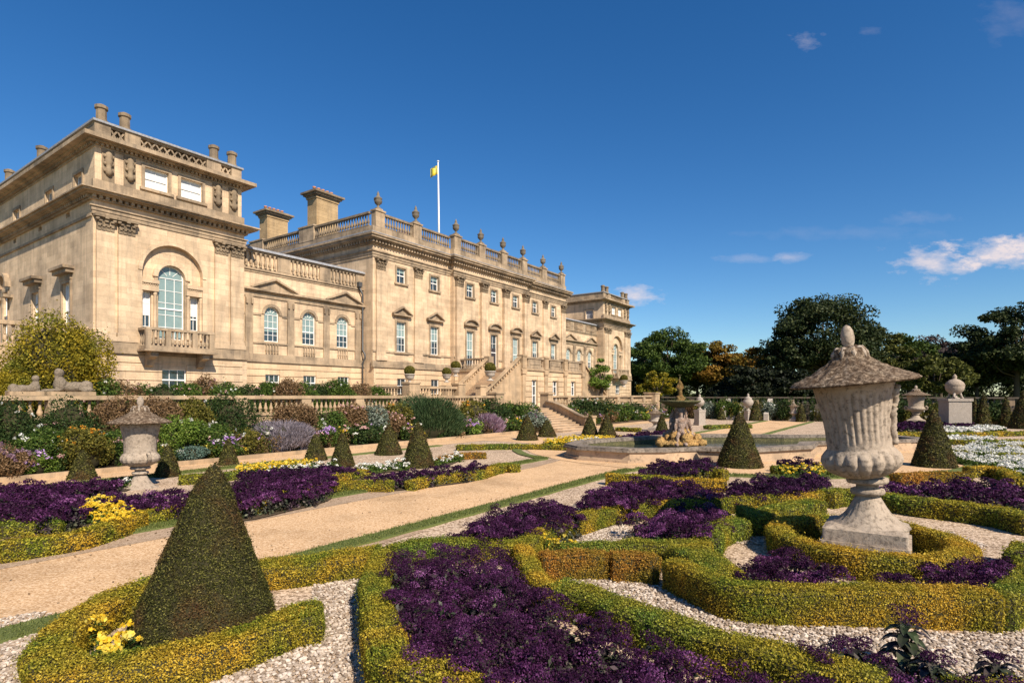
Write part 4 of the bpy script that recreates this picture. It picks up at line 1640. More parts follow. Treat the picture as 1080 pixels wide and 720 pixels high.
def main_block():
    V = 36.5
    uL, uR, back = 32.0, 64.3, 62.0
    C = 48.15
    bays = [C + d for d in (-12.95, -8.7, -4.0, 0, 4.0, 8.7, 12.95)]
    pil = [C + d for d in (-15.35, -10.9, -5.85, -1.95, 1.95, 5.85, 10.9, 15.35)]
    pj = .45     # projection of the middle three bays
    cl, cr = C - 6.45, C + 6.45
    segs = [(uL, cl, V), (cl, cr, V - pj), (cr, uR, V)]
    wall, low = MB(), MB()
    for (a, b, v) in segs:
        bs = [x for x in bays if a < x < b]
        doorish = (v < V)
        holes = [(x - .58, x + .58, 5.25 if doorish else 6.42, 9.02) for x in bs]
        holes += [(x - .55, x + .55, 12.42, 13.74) for x in bs]
        wall_holes(wall, a, b, 4.97, 16.1, v, holes, .32)
        rusticated(low, a, b, 1.5, 4.97, v - .12, [(x - .55, x + .55, 2.75, 4.1) for x in bs], 7)
    low.box(uL, uL + .2, V - .1195, back, 1.5, 4.97)
    low.box(uR - .2, uR, V - .1195, back, 1.5, 4.97)
    for x in (cl, cr):
        wall.add([(x, V - pj, 4.97), (x, V, 4.97), (x, V, 16.1), (x, V - pj, 16.1)], [(0, 1, 2, 3)])
        low.add([(x, V - pj - .12, 1.5), (x, V, 1.5), (x, V, 4.97), (x, V - pj - .12, 4.97)], [(0, 1, 2, 3)])
    wall.add([(uL, V, 4.97), (uL, back, 4.97), (uL, back, 16.1), (uL, V, 16.1)], [(3, 2, 1, 0)])
    wall.add([(uR, V, 4.97), (uR, back, 4.97), (uR, back, 16.1), (uR, V, 16.1)], [(0, 1, 2, 3)])
    hp('wall', wall, M['ashlar'])
    hp('wall', low, M['rustic'])
    # mouldings
    t = MB()
    for (a, b, v) in segs:
        e0 = .0 if a != uL else .2
        e1 = .0 if b != uR else .2
        if v < V:
            e0 = e1 = .2
        d = 0.002 if v < V else 0
        t.box(a - e0, b + e1, v - .24, v + .01, 4.97 + d, 5.10 + d)
        t.box(a - e0 + .05, b + e1 - .05, v - .16, v + .01, 5.11 + d, 5.55)
        xs = [a] + [y for x in bays if a < x < b for y in (x - .84, x + .84)] + [b]
        for i in range(0, len(xs), 2):
            t.box(xs[i], xs[i + 1], v - .08, v + .01, 6.24 + d, 6.40 + d)
        for (p, z0, z1) in ((.06, 14.14, 14.36), (.11, 14.361, 14.60), (.20, 14.601, 14.70), (.16, 15.18, 15.28), (.46, 15.52, 15.62), (.62, 15.621, 15.80), (.72, 15.801, 15.95)):
            t.box(a - min(p, e0 * 99) , b + min(p, e1 * 99), v - p, v + .01, z0 + d, z1 + d)
        dentils(t, a - e0 * 1.5, b + e1 * 1.5, v, 15.281 + d, 15.519, .17, .34, .38)
    for (p, z0, z1) in ((.06, 14.14, 14.36), (.11, 14.361, 14.60), (.20, 14.601, 14.70), (.16, 15.18, 15.28), (.46, 15.52, 15.62), (.62, 15.621, 15.80), (.72, 15.801, 15.95)):
        t.box(uL - p, uL + .01, V + .012, back, z0, z1)
    dentils_side(t, V + .1, back, uL, 15.281, 15.519, .17, .34, .38)
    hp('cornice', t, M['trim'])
    g = MB()
    g.prismx([(V - .74, 15.955), (V - .70, 16.02), (V + .3, 16.12), (V + .3, 15.955)], uL - .7, cl - .7)
    g.prismx([(V - .74, 15.955), (V - .70, 16.02), (V + .3, 16.12), (V + .3, 15.955)], cr + .7, uR + .7)
    g.prismx([(V - pj - .74, 15.957), (V - pj - .70, 16.022), (V + .3, 16.122), (V + .3, 15.957)], cl - .699, cr + .699)
    g.box(uL - .72, uL + .1, V + .3, back, 15.955, 16.06)
    hp('cornice_flashing', g, M['lead'])
    # blocking course and balustrade
    z0, z1 = 16.75, 18.0
    p = MB()
    for (a, b, v) in segs:
        p.box(a - (0 if v == V else .01), b + (0 if v == V else .01), v - .02, v + .45, 16.06, 16.72 + (.002 if v < V else 0))
    p.box(uL, uL + .4, V + .45, back, 16.06, 16.72)
    p.box(uR - .4, uR, V + .45, back, 16.06, 16.72)
    hp('blocking_course', p, M['trim'])

    def balseg(a, b, v):
        q = MB()
        q.box(a, b, v + .08, v + .34, z0 - .02, z0 + .12)
        q.box(a, b, v + .05, v + .38, z1 - .18, z1)
        baluster_row(q, a, b, v + .21, z0 + .12, z1 - .18, step=.32, fat=1.25)
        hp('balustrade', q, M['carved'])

    def ped(x, v, w=.50):
        q = MB()
        q.box(x - w, x + w, v - .03, v + .50, z0 - .03, z1 + .02)
        q.box(x - w - .08, x + w + .08, v - .11, v + .58, z1 + .021, z1 + .16)
        q.box(x - .3, x + .3, v - .02, v + .5, z1 + .161, z1 + .3)
        hp('pedestal', q, M['trim'])
        roof_urn(x, v + .24, z1 + .3, .98)

    vs = [V if (x < cl or x > cr) else V - pj for x in pil]
    for x, v in zip(pil, vs):
        ped(x, v)
    for i in range(7):
        a, b = pil[i] + .5, pil[i + 1] - .5
        v = max(vs[i], vs[i + 1]) if vs[i] != vs[i + 1] else vs[i]
        balseg(a, b, v)
    # side balustrade
    q = MB()
    for (a, b) in ((V + .6, 44.4), (46.6, 52.6), (54.8, 61.5)):
        q.box(uL + .08, uL + .34, a, b, z0 - .02, z0 + .12)
        q.box(uL + .05, uL + .38, a, b, z1 - .18, z1)
        baluster_row(q, a, b, uL + .21, z0 + .12, z1 - .18, 'v', step=.34, fat=1.25)
    hp('balustrade', q, M['carved'])
    for (a, b) in ((44.4, 46.6), (52.6, 54.8)):
        q = MB()
        q.box(uL - .03, uL + .5, a, b, z0 - .03, z1 + .02)
        q.box(uL - .10, uL + .57, a - .07, b + .07, z1 + .021, z1 + .16)
        hp('pedestal', q, M['trim'])
    r = MB()
    r.box(uL + .4, uR - .4, V + .46, back, 15.9, 16.4)
    hp('roof', r, M['lead'])
    chimney(32.9, 35.3, 45.2, 46.6, 16.4, 21.9, 5)
    chimney(32.9, 35.2, 53.2, 54.6, 16.4, 21.6, 5)
    chimney(46.5, 48.3, 48.0, 49.2, 16.4, 21.4, 4)
    chimney(57.0, 59.2, 47.5, 48.7, 16.4, 20.9, 4)
    chimney(71.0, 73.6, 46.0, 47.2, 12.8, 18.9, 4)
    # pilasters and windows
    for x, v in zip(pil, vs):
        pilaster(x, .98, 5.55, 14.14, v, 1.02, .16 if v == V else .34, .62)
    for i, x in enumerate(bays):
        v = V if (x < cl or x > cr) else V - pj
        hood = 'seg' if v < V else 'tri'
        zb = 5.25 if v < V else 6.42
        if i == 3:
            W = sash(x - .58, x + .58, 5.25, 9.02, v, 2, 4, 0, hood=hood, sill=False, name='garden_door')
            q = MB()
            q.box(x - .52, x + .52, v + .165, v + .19, 5.25, 7.6)
            hp('door_leaf', q, M['door'], W)
        else:
            sash(x - .58, x + .58, zb, 9.02, v, 3, 4, .66, hood=hood)
        sash(x - .55, x + .55, 12.42, 13.74, v, 2, 2, .30)
        if not v < V:
            sash(x - .55, x + .55, 2.75, 4.1, v - .12, 2, 2, 0, surround=False)
    # rainwater pipe in the corner with the wing
    q = MB()
    q.tube([(31.75, 37.45, 1.6), (31.75, 37.45, 5.3), (31.75, 37.15, 5.7), (31.75, 37.15, 6.0), (31.75, 37.45, 6.4), (31.75, 37.45, 11.0), (31.4, 37.45, 11.6)], .075, 8)
    q.box(31.25, 31.6, 37.3, 37.58, 11.6, 12.0)
    hp('drainpipe', q, M['iron'])


pavilion(12.3, 1.0, 64)
pavilion(75.4, 1.1, 62)
link(20.9)
link(64.3)
main_block()

# parapet wall running left from the pavilion corner
m = MB()
m.box(-6, -.6, 36.6, 37.2, 1.5, 6.3)
m.box(4.2, 6.2, 36.5, 37.3, 1.5, 6.35)
m.box(-6, 12.17, 36.75, 37.15, 1.5, 5.05)
m.box(-6, 12.17, 36.7, 37.2, 5.05, 5.2)
m.box(6.2, 12.17, 36.72, 37.12, 6.15, 6.35)
m.box(-6, 4.2, 36.6, 37.2, 5.2, 6.3)
baluster_row(m, 6.3, 12.1, 36.92, 5.2, 6.15, step=.33)
hp('side_terrace_wall', m, M['terr'])

# flagpole on the roof
fx, fy = (-.128 * 62, 62)
fu, fv = to_uv(fx, fy)
fp = empty('flagpole', (fx, fy, 16.4))
tag(fp, 'white flagpole with a small yellow flag rising from the roof of the house', 'flagpole')
m = MB(); m.tube([(0, 0, 0), (-.05, 0, 6), (-.12, 0, 11.6)], [.13, .10, .06], 8); m.lathe([(.02, 0), (.12, .06), (.12, .14), (.02, .2)], -.12, 0, 11.6, 8)
m.build('pole', M['white'], fp)
m = MB()
vs, fs = [], []
for i in range(9):
    for k in range(4):
        vs.append((-.16 - i * .10, .12 * math.sin(i * 1.1) * i / 8, 11.3 - k * .33 - i * .05))
for i in range(8):
    for k in range(3):
        a = i * 4 + k
        fs.append((a, a + 1, a + 5, a + 4))
m.add(vs, fs, True)
f = m.build('flag', M['flagcloth'], fp)
md = f.modifiers.new('thickness', 'SOLIDIFY'); md.thickness = .015

# ------------------------------------------------------------------ DOUBLE STAIR before the house
SO = (48.15, 28.5, 1.58)
stair = empty('perron_staircase', uv(*SO), ANG)
tag(stair, 'double stone staircase with parapets rising to the garden door of the house', 'staircase')


def sp_(name, mb, mat, parent=None):
    return mb.build(name, mat, parent or stair, SO)


u0, u1, v0 = 42.2, 54.1, 28.5
m = MB()
doors = [(43.9, 44.9, 1.58, 4.05), (47.6, 48.7, 1.58, 4.05), (51.3, 52.3, 1.58, 4.05)]
rusticated(m, u0, u1, 1.5, 4.9, v0, doors, 7, .05, .06, .35)
m.add([(u0, v0, 1.5), (u0, 36.0, 1.5), (u0, 36.0, 4.9), (u0, v0, 4.9)], [(3, 2, 1, 0)])
m.add([(u1, v0, 1.5), (u1, 36.0, 1.5), (u1, 36.0, 4.9), (u1, v0, 4.9)], [(0, 1, 2, 3)])
sp_('landing_wall', m, M['rustic'])
m = MB()
m.box(u0 - .1, u1 + .1, v0 - .12, 36.0, 4.9, 5.06)
sp_('landing_floor', m, M['terr'])
m = MB()
piers = [u0 + .3, u0 + 4.1, u1 - 4.1, u1 - .3]
for x in piers:
    m = MB()
    m.box(x - .32, x + .32, v0 - .16, v0 + .4, 5.06, 6.12)
    m.box(x - .26, x + .26, v0 - .10, v0 + .0, 1.58, 4.899)
    m.box(x - .38, x + .38, v0 - .22, v0 + .46, 6.12, 6.26)
    m.box(x - .36, x + .36, v0 - .18, v0 + .0, 4.55, 4.898)
    sp_('pier', m, M['terr'])
m = MB()
for i in range(3):
    a, b = piers[i] + .32, piers[i + 1] - .32
    m.box(a, b, v0 - .02, v0 + .3, 5.061, 5.25)
    m.box(a, b, v0 - .06, v0 + .36, 5.98, 6.14)
    m.box(a + .5, b - .5, v0 - .0, v0 + .2, 5.25, 5.979)
    baluster_row(m, a, a + .5, v0 + .12, 5.25, 5.98, step=.25, fat=.8)
    baluster_row(m, b - .5, b, v0 + .12, 5.25, 5.98, step=.25, fat=.8)
    m.box(a + .7, b - .7, v0 - .045, v0 + .0, 5.45, 5.85)
    sp_('parapet', m, M['trim']); m = MB()
# return parapets beside the landing to the house
for x in (u0 + .15, u1 - .15):
    m.box(x - .15, x + .15, 32.6, 35.9, 5.061, 5.2)
    m.box(x - .18, x + .18, 32.6, 35.9, 6.0, 6.14)
    baluster_row(m, 32.7, 35.8, x, 5.2, 6.0, 'v', step=.3)
    m.box(x - .35, x + .35, 32.0, 32.599, 5.061, 6.26)
    sp_('parapet', m, M['trim']); m = MB()
# two flights parallel to the facade
NST = 20
for sg in (-1, 1):
    ubase = u0 if sg < 0 else u1
    m = MB()
    run = 5.3
    for i in range(NST):
        zt = 4.9 - (i + 1) * (4.9 - 1.58) / (NST + 1) + .0
        a = ubase + sg * i * run / NST
        b = ubase + sg * (i + 1) * run / NST
        m.box(a, b, v0 + .3, 32.2, 1.5, zt)
    sp_('flight', m, M['step'])
    for (va, vb, tall) in ((v0 + .02, v0 + .3, 1), (32.2, 32.5, 1)):
        m = MB()
        pl = [(ubase, 1.5), (ubase + sg * run, 1.5), (ubase + sg * run, 2.3), (ubase, 5.55)]
        m.prism(sorted_poly(pl), va + .02, vb - .02)
        # sloping balustrade: plinth, rail, balusters
        pl = [(ubase, 6.0), (ubase, 6.16), (ubase + sg * run, 2.92), (ubase + sg * run, 2.76)]
        m.prism(sorted_poly(pl), va - .04, vb + .04)
        for i in range(16):
            x = ubase + sg * (i + .5) * run / 16
            zf = (i + .5) / 16
            zb = 5.5 + (2.25 - 5.5) * zf
            m.lathe([(r, z * .55) for r, z in BAL], x, (va + vb) / 2, zb - .02, 6)
        m.box(ubase + sg * run, ubase + sg * (run + .75), va - .12, vb + .12, 1.5, 3.3)
        m.box(ubase + sg * (run - .08), ubase + sg * (run + .83), va - .18, vb + .18, 3.3, 3.45)
        sp_('flight_parapet', m, M['terr'])
for (a, b, c, d) in doors:
    g = MB()
    g.box(a, b, v0 + .30, v0 + .34, c, d)
    D = sp_('basement_door', g, M['glass'])
    g = MB()
    for x in (a, (a + b) / 2 - .035, b - .07):
        g.box(x, x + .07, v0 + .24, v0 + .299, c, d)
    for z in (c, c + 1.0, d - .6, d - .07):
        g.box(a + .07, b - .07, v0 + .25, v0 + .299, z, z + .07)
    sp_('door_frame', g, M['white'], D)


# low balustraded screen with potted box balls, left of the stair
def terrace_thing(name, org, label, cat):
    e = empty(name, uv(*org), ANG)
    tag(e, label, cat)
    return e


so = (28.5, 28.5, 1.58)
scr = terrace_thing('area_balustrade', so, 'low stone balustrade on the upper terrace left of the staircase, between two piers with pots', 'balustrade')
m = MB()
m.box(28.0, 29.0, 28.2, 28.9, 1.5, 3.42)
m.box(27.95, 29.05, 28.15, 28.95, 3.42, 3.55)
m.build('pier', M['terr'], scr, so)
m = MB()
m.box(33.2, 34.0, 28.2, 28.9, 1.5, 3.42)
m.box(33.15, 34.05, 28.15, 28.95, 3.42, 3.55)
m.build('pier', M['terr'], scr, so)
m = MB()
m.box(29.0, 33.2, 28.4, 28.75, 1.5, 2.1)
m.box(29.0, 33.2, 28.35, 28.8, 3.1, 3.27)
m.box(28.3, 28.7, 28.9, 36.0, 3.1, 3.27)
m.box(28.35, 28.65, 28.9, 36.0, 1.5, 2.1)
baluster_row(m, 29.1, 33.1, 28.57, 2.1, 3.1, step=.3)
baluster_row(m, 29.0, 36.0, 28.5, 2.1, 3.1, 'v', step=.3)
m.build('rail', M['terr'], scr, so)

# ------------------------------------------------------------------ lower terrace wall with balustrade
WO = (10, 25, 0)
tw = empty('terrace_wall', uv(*WO), ANG)
tag(tw, 'long low stone terrace wall with balustrade behind the flower border', 'garden wall')


def wp(name, mb, mat, org=WO, parent=None):
    return mb.build(name, mat, parent or tw, org)


def wall_run(a, b):
    m = MB()
    m.box(a, b, 25.0, 25.44, -.02, 1.66)
    m.box(a, b, 24.94, 25.44, 1.66, 1.80)
    wp('retaining_wall', m, M['terr'])
    m = MB()
    m.box(a, b, 24.95, 25.40, 2.44, 2.60)
    wp('rail', m, M['terr'])
    n = max(1, round((b - a) / 3.4))
    st = (b - a) / n
    for i in range(n):
        m = MB()
        x = a + i * st
        m.box(x, x + .55, 24.98, 25.38, 1.8, 2.44)
        wp('pier', m, M['terr'])
        m = MB()
        baluster_row(m, x + .6, x + st - .05, 25.17, 1.8, 2.44, step=.28, fat=1.0, seg=6)
        wp('balusters', m, M['terr'])


wall_run(-10, 34.4)
wall_run(40.9, 65.4)
for (a_, b_, c_, d_, e_) in ((33.4, 34.4, 24.8, 25.6, 2.72), (40.7, 41.5, 24.8, 25.6, 2.72), (64.6, 66.0, 24.6, 26.0, 2.85)):
    m = MB(); m.box(a_, b_, c_, d_, -.02, e_); m.box(a_ - .08, b_ + .08, c_ - .08, d_ + .08, e_, e_ + .13)
    wp('end_pier', m, M['terr'])

# garden steps through the wall
GO = (37.5, 22.5, 0)
gs = empty('garden_steps', uv(*GO), ANG)
tag(gs, 'flight of stone steps with a swept side wall climbing from the parterre to the terrace', 'steps')
m = MB()
ns = 11
for i in range(ns):
    z = 1.58 * (i + 1) / ns
    va = 19.9 + i * .46
    ur = 38.6 + (i / ns) * 1.9
    ul = 34.6 + (i / ns) * .3
    m.box(ul, ur, va, 25.6, z - 1.58 / ns - (.0 if i else .02), z - .035)
    m.box(ul - .0, ur + .0, va - .04, 25.6, z - .034, z)
m.build('treads', M['step'], gs, GO)


def cheek(pts, z0s, w=.34):
    m = MB()
    n = len(pts)
    vs, fs = [], []
    for i, ((a, b), z) in enumerate(zip(pts, z0s)):
        vs += [(a - w / 2, b, -.02), (a - w / 2, b, z), (a + w / 2, b, z), (a + w / 2, b, -.02)]
    for i in range(n - 1):
        o = i * 4
        for k in range(3):
            fs.append((o + k, o + k + 1, o + 5 + k, o + 4 + k))
    fs.append((0, 3, 2, 1)); fs.append((4 * n - 4, 4 * n - 3, 4 * n - 2, 4 * n - 1))
    m.add(vs, fs)
    m.build('cheek_wall', M['terr'], gs, GO)
    m = MB()
    vs, fs = [], []
    w2 = w + .16
    for i, ((a, b), z) in enumerate(zip(pts, z0s)):
        vs += [(a - w2 / 2, b, z + .002), (a - w2 / 2, b, z + .16), (a + w2 / 2, b, z + .16), (a + w2 / 2, b, z + .002)]
    for i in range(n - 1):
        o = i * 4
        for k in range(4):
            fs.append((o + k, o + (k + 1) % 4, o + 4 + (k + 1) % 4, o + 4 + k))
    fs.append((0, 3, 2, 1)); fs.append((4 * n - 4, 4 * n - 3, 4 * n - 2, 4 * n - 1))
    m.add(vs, fs, True)
    m.build('coping', M['trim'], gs, GO)


cheek([(40.8, 25.0), (40.6, 24.2), (40.2, 23.2), (39.8, 22.2), (39.3, 21.2), (38.95, 20.6), (38.8, 20.2)], [2.0, 1.95, 1.70, 1.35, 1.02, .90, .88])
cheek([(34.3, 25.0), (34.3, 24.2), (34.4, 23.2), (34.5, 22.4)], [1.75, 1.5, 1.0, .62], .26)
m = MB()
for x in (38.8,):
    m.box(x - .3, x + .3, 19.6, 20.2, -.02, .95)
    m.box(x - .36, x + .36, 19.54, 20.26, .95, 1.08)
m.build('newel', M['terr'], gs, GO)

# wall closing the garden at its far end
FO = (66, 0, 0)
fw = empty('end_wall', uv(*FO), ANG)
tag(fw, 'pale low balustraded wall closing the far end of the parterre under the trees', 'garden wall')
m = MB()
m.box(66, 66.4, -75, 24.4, -.02, 1.7)
m.box(65.95, 66.45, -75, 24.4, 2.32, 2.46)
m.build('wall', M['oldwall'], fw, FO)
m = MB()
v = -74.0
while v < 24:
    m.box(66.02, 66.38, v, v + .6, 1.7, 2.32)
    v += 3.5
m.build('piers', M['terr'], fw, FO)
m = MB()
for k in range(28):
    a = -74.0 + 3.5 * k
    baluster_row(m, a + .7, a + 3.4, 66.2, 1.7, 2.32, 'v', step=.45, fat=1.3, seg=5)
m.build('balusters', M['oldwall'], fw, FO)
m = MB()
for i in range(7):
    m.box(64.0 + i * .3, 66.4, 12.6, 16.4, i * .24, (i + 1) * .24 - .01)
m.prism([(63.7, -.02), (66.5, -.02), (66.5, 2.3), (66.0, 2.3), (63.7, .7)], 12.1, 12.55)
m.prism([(63.7, -.02), (66.5, -.02), (66.5, 2.3), (66.0, 2.3), (63.7, .7)], 16.45, 16.9)
m.build('steps', M['potwhite'], fw, FO)

# ------------------------------------------------------------------ POOL AND FOUNTAIN
pool_px = [(2.3, 24.1), (2.7, 22.9), (4.5, 21.75), (6.0, 21.9), (7.4, 22.5), (9.3, 21.9), (12.3, 23.4), (13.3, 25.0), (15.5, 25.7), (18.5, 26.4), (20.0, 27.4), (19.6, 29.4),
           (17.0, 29.9), (14.4, 29.6), (12.6, 30.2), (9.8, 30.2), (7.4, 29.3), (5.8, 28.1), (4.2, 27.0), (2.9, 25.7)]
pc = np.array([10.6, 26.2])
PO = (10.6, 26.2, 0)
pool = empty('fountain_pool', PO)
tag(pool, 'wide shallow stone pool with a lobed kerb around the fountain', 'pool')


def ring(mb, outer, inner, z0, z1, sm=False):
    n = len(outer)
    vs = [(p[0], p[1], z0) for p in outer] + [(p[0], p[1], z1) for p in outer] + [(p[0], p[1], z1) for p in inner] + [(p[0], p[1], z0) for p in inner]
    fs = []
    for i in range(n):
        j = (i + 1) % n
        for k in range(3):
            fs.append((k * n + i, k * n + j, (k + 1) * n + j, (k + 1) * n + i))
        fs.append((3 * n + i, 3 * n + j, j, i))
    mb.add(vs, fs)


def scaled(poly, d):
    return [tuple(pc + (np.array(p) - pc) * (1 + d / np.linalg.norm(np.array(p) - pc))) for p in poly]


m = MB()
ring(m, scaled(pool_px, .10), scaled(pool_px, -.65), -.02, .12)
ring(m, scaled(pool_px, 0), scaled(pool_px, -.55), .121, .42)
m.build('wall', M['basin'], pool, PO)
m = MB()
ring(m, scaled(pool_px, .14), scaled(pool_px, -.62), .421, .50)
ring(m, scaled(pool_px, .08), scaled(pool_px, -.60), .501, .57)
m.build('kerb', M['kerb'], pool, PO)
m = MB()
ring(m, scaled(pool_px, -.552), scaled(pool_px, -.60), .01, .419)
m.build('lining', M['mossbowl'], pool, PO)
m = MB()
m.prismz(scaled(pool_px, -.6), .0, .24)
tag(m.build('pool_water', M['water'], None, PO), kind='structure').location = PO


def blob(name, ells, mat, parent=None, voxel=.05, rough=0.0, loc=(0, 0, 0), smooth_it=2, nsc=6):
    """one continuous carved body from overlapping ellipsoids (x,y,z,rx,ry,rz[,tiltx])"""
    m = MB()
    for e in ells:
        x, y, z, rx, ry, rz = e[:6]
        t = e[6] if len(e) > 6 else 0
        seg, rings = 12, 8
        vs, fs = [], []
        for k in range(rings + 1):
            ph = math.pi * k / rings
            for i in range(seg):
                th = 2 * math.pi * i / seg
                px_, py_, pz_ = rx * math.sin(ph) * math.cos(th), ry * math.sin(ph) * math.sin(th), rz * math.cos(ph)
                qx = px_ * math.cos(t) + pz_ * math.sin(t)
                qz = -px_ * math.sin(t) + pz_ * math.cos(t)
                vs.append((x + qx, y + py_, z + qz))
        for k in range(rings):
            for i in range(seg):
                j = (i + 1) % seg
                fs.append((k * seg + i, (k + 1) * seg + i, (k + 1) * seg + j, k * seg + j))
        m.add(vs, fs, True)
    tmp = m.build('tmp', mat)
    a = tmp.modifiers.new('r', 'REMESH'); a.mode = 'VOXEL'; a.voxel_size = voxel; a.use_smooth_shade = True
    b = tmp.modifiers.new('s', 'SMOOTH'); b.iterations = smooth_it; b.factor = .5
    bpy.context.view_layer.update()
    dg = bpy.context.evaluated_depsgraph_get()
    me = bpy.data.meshes.new_from_object(tmp.evaluated_get(dg))
    bpy.data.objects.remove(tmp)
    if rough > 0:
        for v_ in me.vertices:
            d = mnoise.noise_vector(v_.co * nsc)
            v_.co += Vector(d) * rough
    me.name = name
    for p_ in me.polygons:
        p_.use_smooth = True
    o = bpy.data.objects.new(name, me)
    col.objects.link(o)
    if not me.materials:
        me.materials.append(mat)
    if parent is not None:
        o.parent = parent
    o.location = loc
    return o


FX, FY = (717 - 540) / 600 * 26.4, 26.4
ft = empty('fountain', (FX, FY, .3))
ft.scale = (.90, .90, .90)
tag(ft, 'tiered stone fountain with carved figures holding a mossy bowl, in the middle of the pool', 'fountain')
# rocky base
rb = [(0, 0, .1, 1.1, 1.0, .25)]
for i in range(26):
    a = i * .8
    rr = random.uniform(.35, 1.25)
    rb.append((rr * math.cos(a), rr * math.sin(a), random.uniform(.3, .75) * (1.3 - rr) + .05, random.uniform(.13, .26), random.uniform(.13, .26), random.uniform(.14, .30)))
rb += [(0, 0, .55, .6, .6, .4)]
blob('rockwork', rb, M['rock'], ft, .045, .05, nsc=9, smooth_it=1)


def triton(ang, parent):
    """crouching merman-like supporter"""
    e = [(.42, 0, .62, .22, .20, .26), (.40, 0, .88, .20, .22, .26), (.36, 0, 1.10, .22, .26, .20), (.34, 0, 1.27, .09, .09, .12), (.38, 0, 1.42, .12, .11, .15),
         (.44, .22, 1.05, .09, .08, .20), (.40, .28, 1.28, .07, .07, .20), (.30, .27, 1.52, .06, .06, .18), (.44, -.24, 1.05, .09, .08, .20), (.50, -.30, .82, .07, .07, .20),
         (.62, .12, .55, .26, .11, .12, .2), (.84, .16, .34, .11, .10, .26), (.98, .18, .10, .18, .12, .10), (.60, -.16, .50, .26, .11, .12, .2), (.80, -.22, .28, .10, .09, .24), (.92, -.26, .08, .18, .12, .09),
         (.36, 0, 1.50, .14, .13, .09)]
    o = blob('supporting_figure', e, M['figure'], parent, .035, .012)
    o.rotation_euler.z = ang
    o.scale = (.95, .95, 1.12)
    return o


for a in (R(-100), R(20), R(140)):
    triton(a, ft)
for a in (R(-150), R(-70), R(40), R(110)):
    o_ = triton(a, ft)
    o_.scale = (.62, .62, .86)
    o_.location = (-.10 * math.cos(a), -.10 * math.sin(a), .62)
m = MB()
m.lathe([(.30, .3), (.26, .8), (.20, 1.2), (.22, 1.6), (.28, 1.72), (.24, 1.95)], seg=14)
m.build('stem', M['figure'], ft)
m = MB()
m.lathe([(.16, 1.90), (.40, 1.98), (.75, 2.08), (.95, 2.18), (1.04, 2.25), (1.04, 2.30), (.96, 2.31), (.80, 2.24), (.2, 2.16)], seg=36, flute=(1.8, 2.2, 36, .05))
m.build('bowl', M['mossbowl'], ft)
blob('putto', [(0, 0, 2.30, .26, .24, .14), (.04, .02, 2.48, .17, .16, .15), (-.12, .0, 2.44, .10, .2, .1), (.02, 0, 2.68, .11, .11, .20), (.0, 0, 2.90, .14, .11, .15), (.0, 0, 3.08, .06, .06, .08),
               (0.01, 0, 3.20, .09, .09, .11), (-.12, 0, 3.06, .05, .05, .16, .5), (.12, 0, 3.08, .05, .05, .18, -.4), (-.02, 0, 3.34, .05, .05, .12), (.20, 0, 2.40, .09, .16, .10)], M['rust'], ft, .028, .012)
m = MB()
m.tube([(0, 0, 3.35), (0, 0, 3.55)], [.04, .03], 6)
for i in range(8):
    a = i * math.pi / 4
    m.tube([(0, 0, 3.52), (.05 * math.cos(a), .05 * math.sin(a), 3.62), (.10 * math.cos(a), .10 * math.sin(a), 3.60)], [.018, .015, .006], 4)
m.build('finial', M['mossbowl'], ft)

# ------------------------------------------------------------------ URNS
URN = dict(stem=[(.66, .50), (.60, .53), (.47, .60), (.37, .69), (.29, .80), (.235, .90), (.205, .96), (.185, .98), (.19, 1.0), (.27, 1.01), (.285, 1.05), (.27, 1.09), (.19, 1.105), (.18, 1.15), (.20, 1.17), (.33, 1.19), (.345, 1.23), (.33, 1.27)],
           bowl=[(.20, 1.27), (.36, 1.30), (.52, 1.38), (.61, 1.46), (.65, 1.55), (.63, 1.64), (.575, 1.72), (.535, 1.76), (.53, 1.84), (.53, 2.05), (.55, 2.25), (.595, 2.48), (.64, 2.66), (.66, 2.74), (.66, 2.80)],
           lid=[(.66, 2.79), (1.03, 2.80), (1.065, 2.825), (1.02, 2.86), (.82, 2.93), (.62, 3.02), (.45, 3.12), (.31, 3.22), (.29, 3.30), (.26, 3.37), (.13, 3.41)],
           finial=[(.10, 3.38), (.085, 3.43), (.105, 3.47), (.115, 3.55), (.10, 3.66), (.06, 3.73), (.01, 3.76)])


def lean_urn(e, rot, lean):
    # the plinth stands level; stem and bowl have tipped over the years
    Rz = Matrix.Rotation(rot, 4, 'Z')
    for c in e.children:
        kind = c.name.split('.')[0]
        if kind == 'plinth':
            continue
        if kind == 'stem':
            W = Matrix.Translation((.035, 0, .6)) @ Matrix.Rotation(lean * .3, 4, 'Y') @ Matrix.Translation((0, 0, -.6))
        else:
            W = Matrix.Translation((-.055, 0, 1.25)) @ Matrix.Rotation(lean, 4, 'Y') @ Matrix.Translation((0, 0, -1.25))
        c.matrix_basis = Rz.inverted() @ W @ Rz


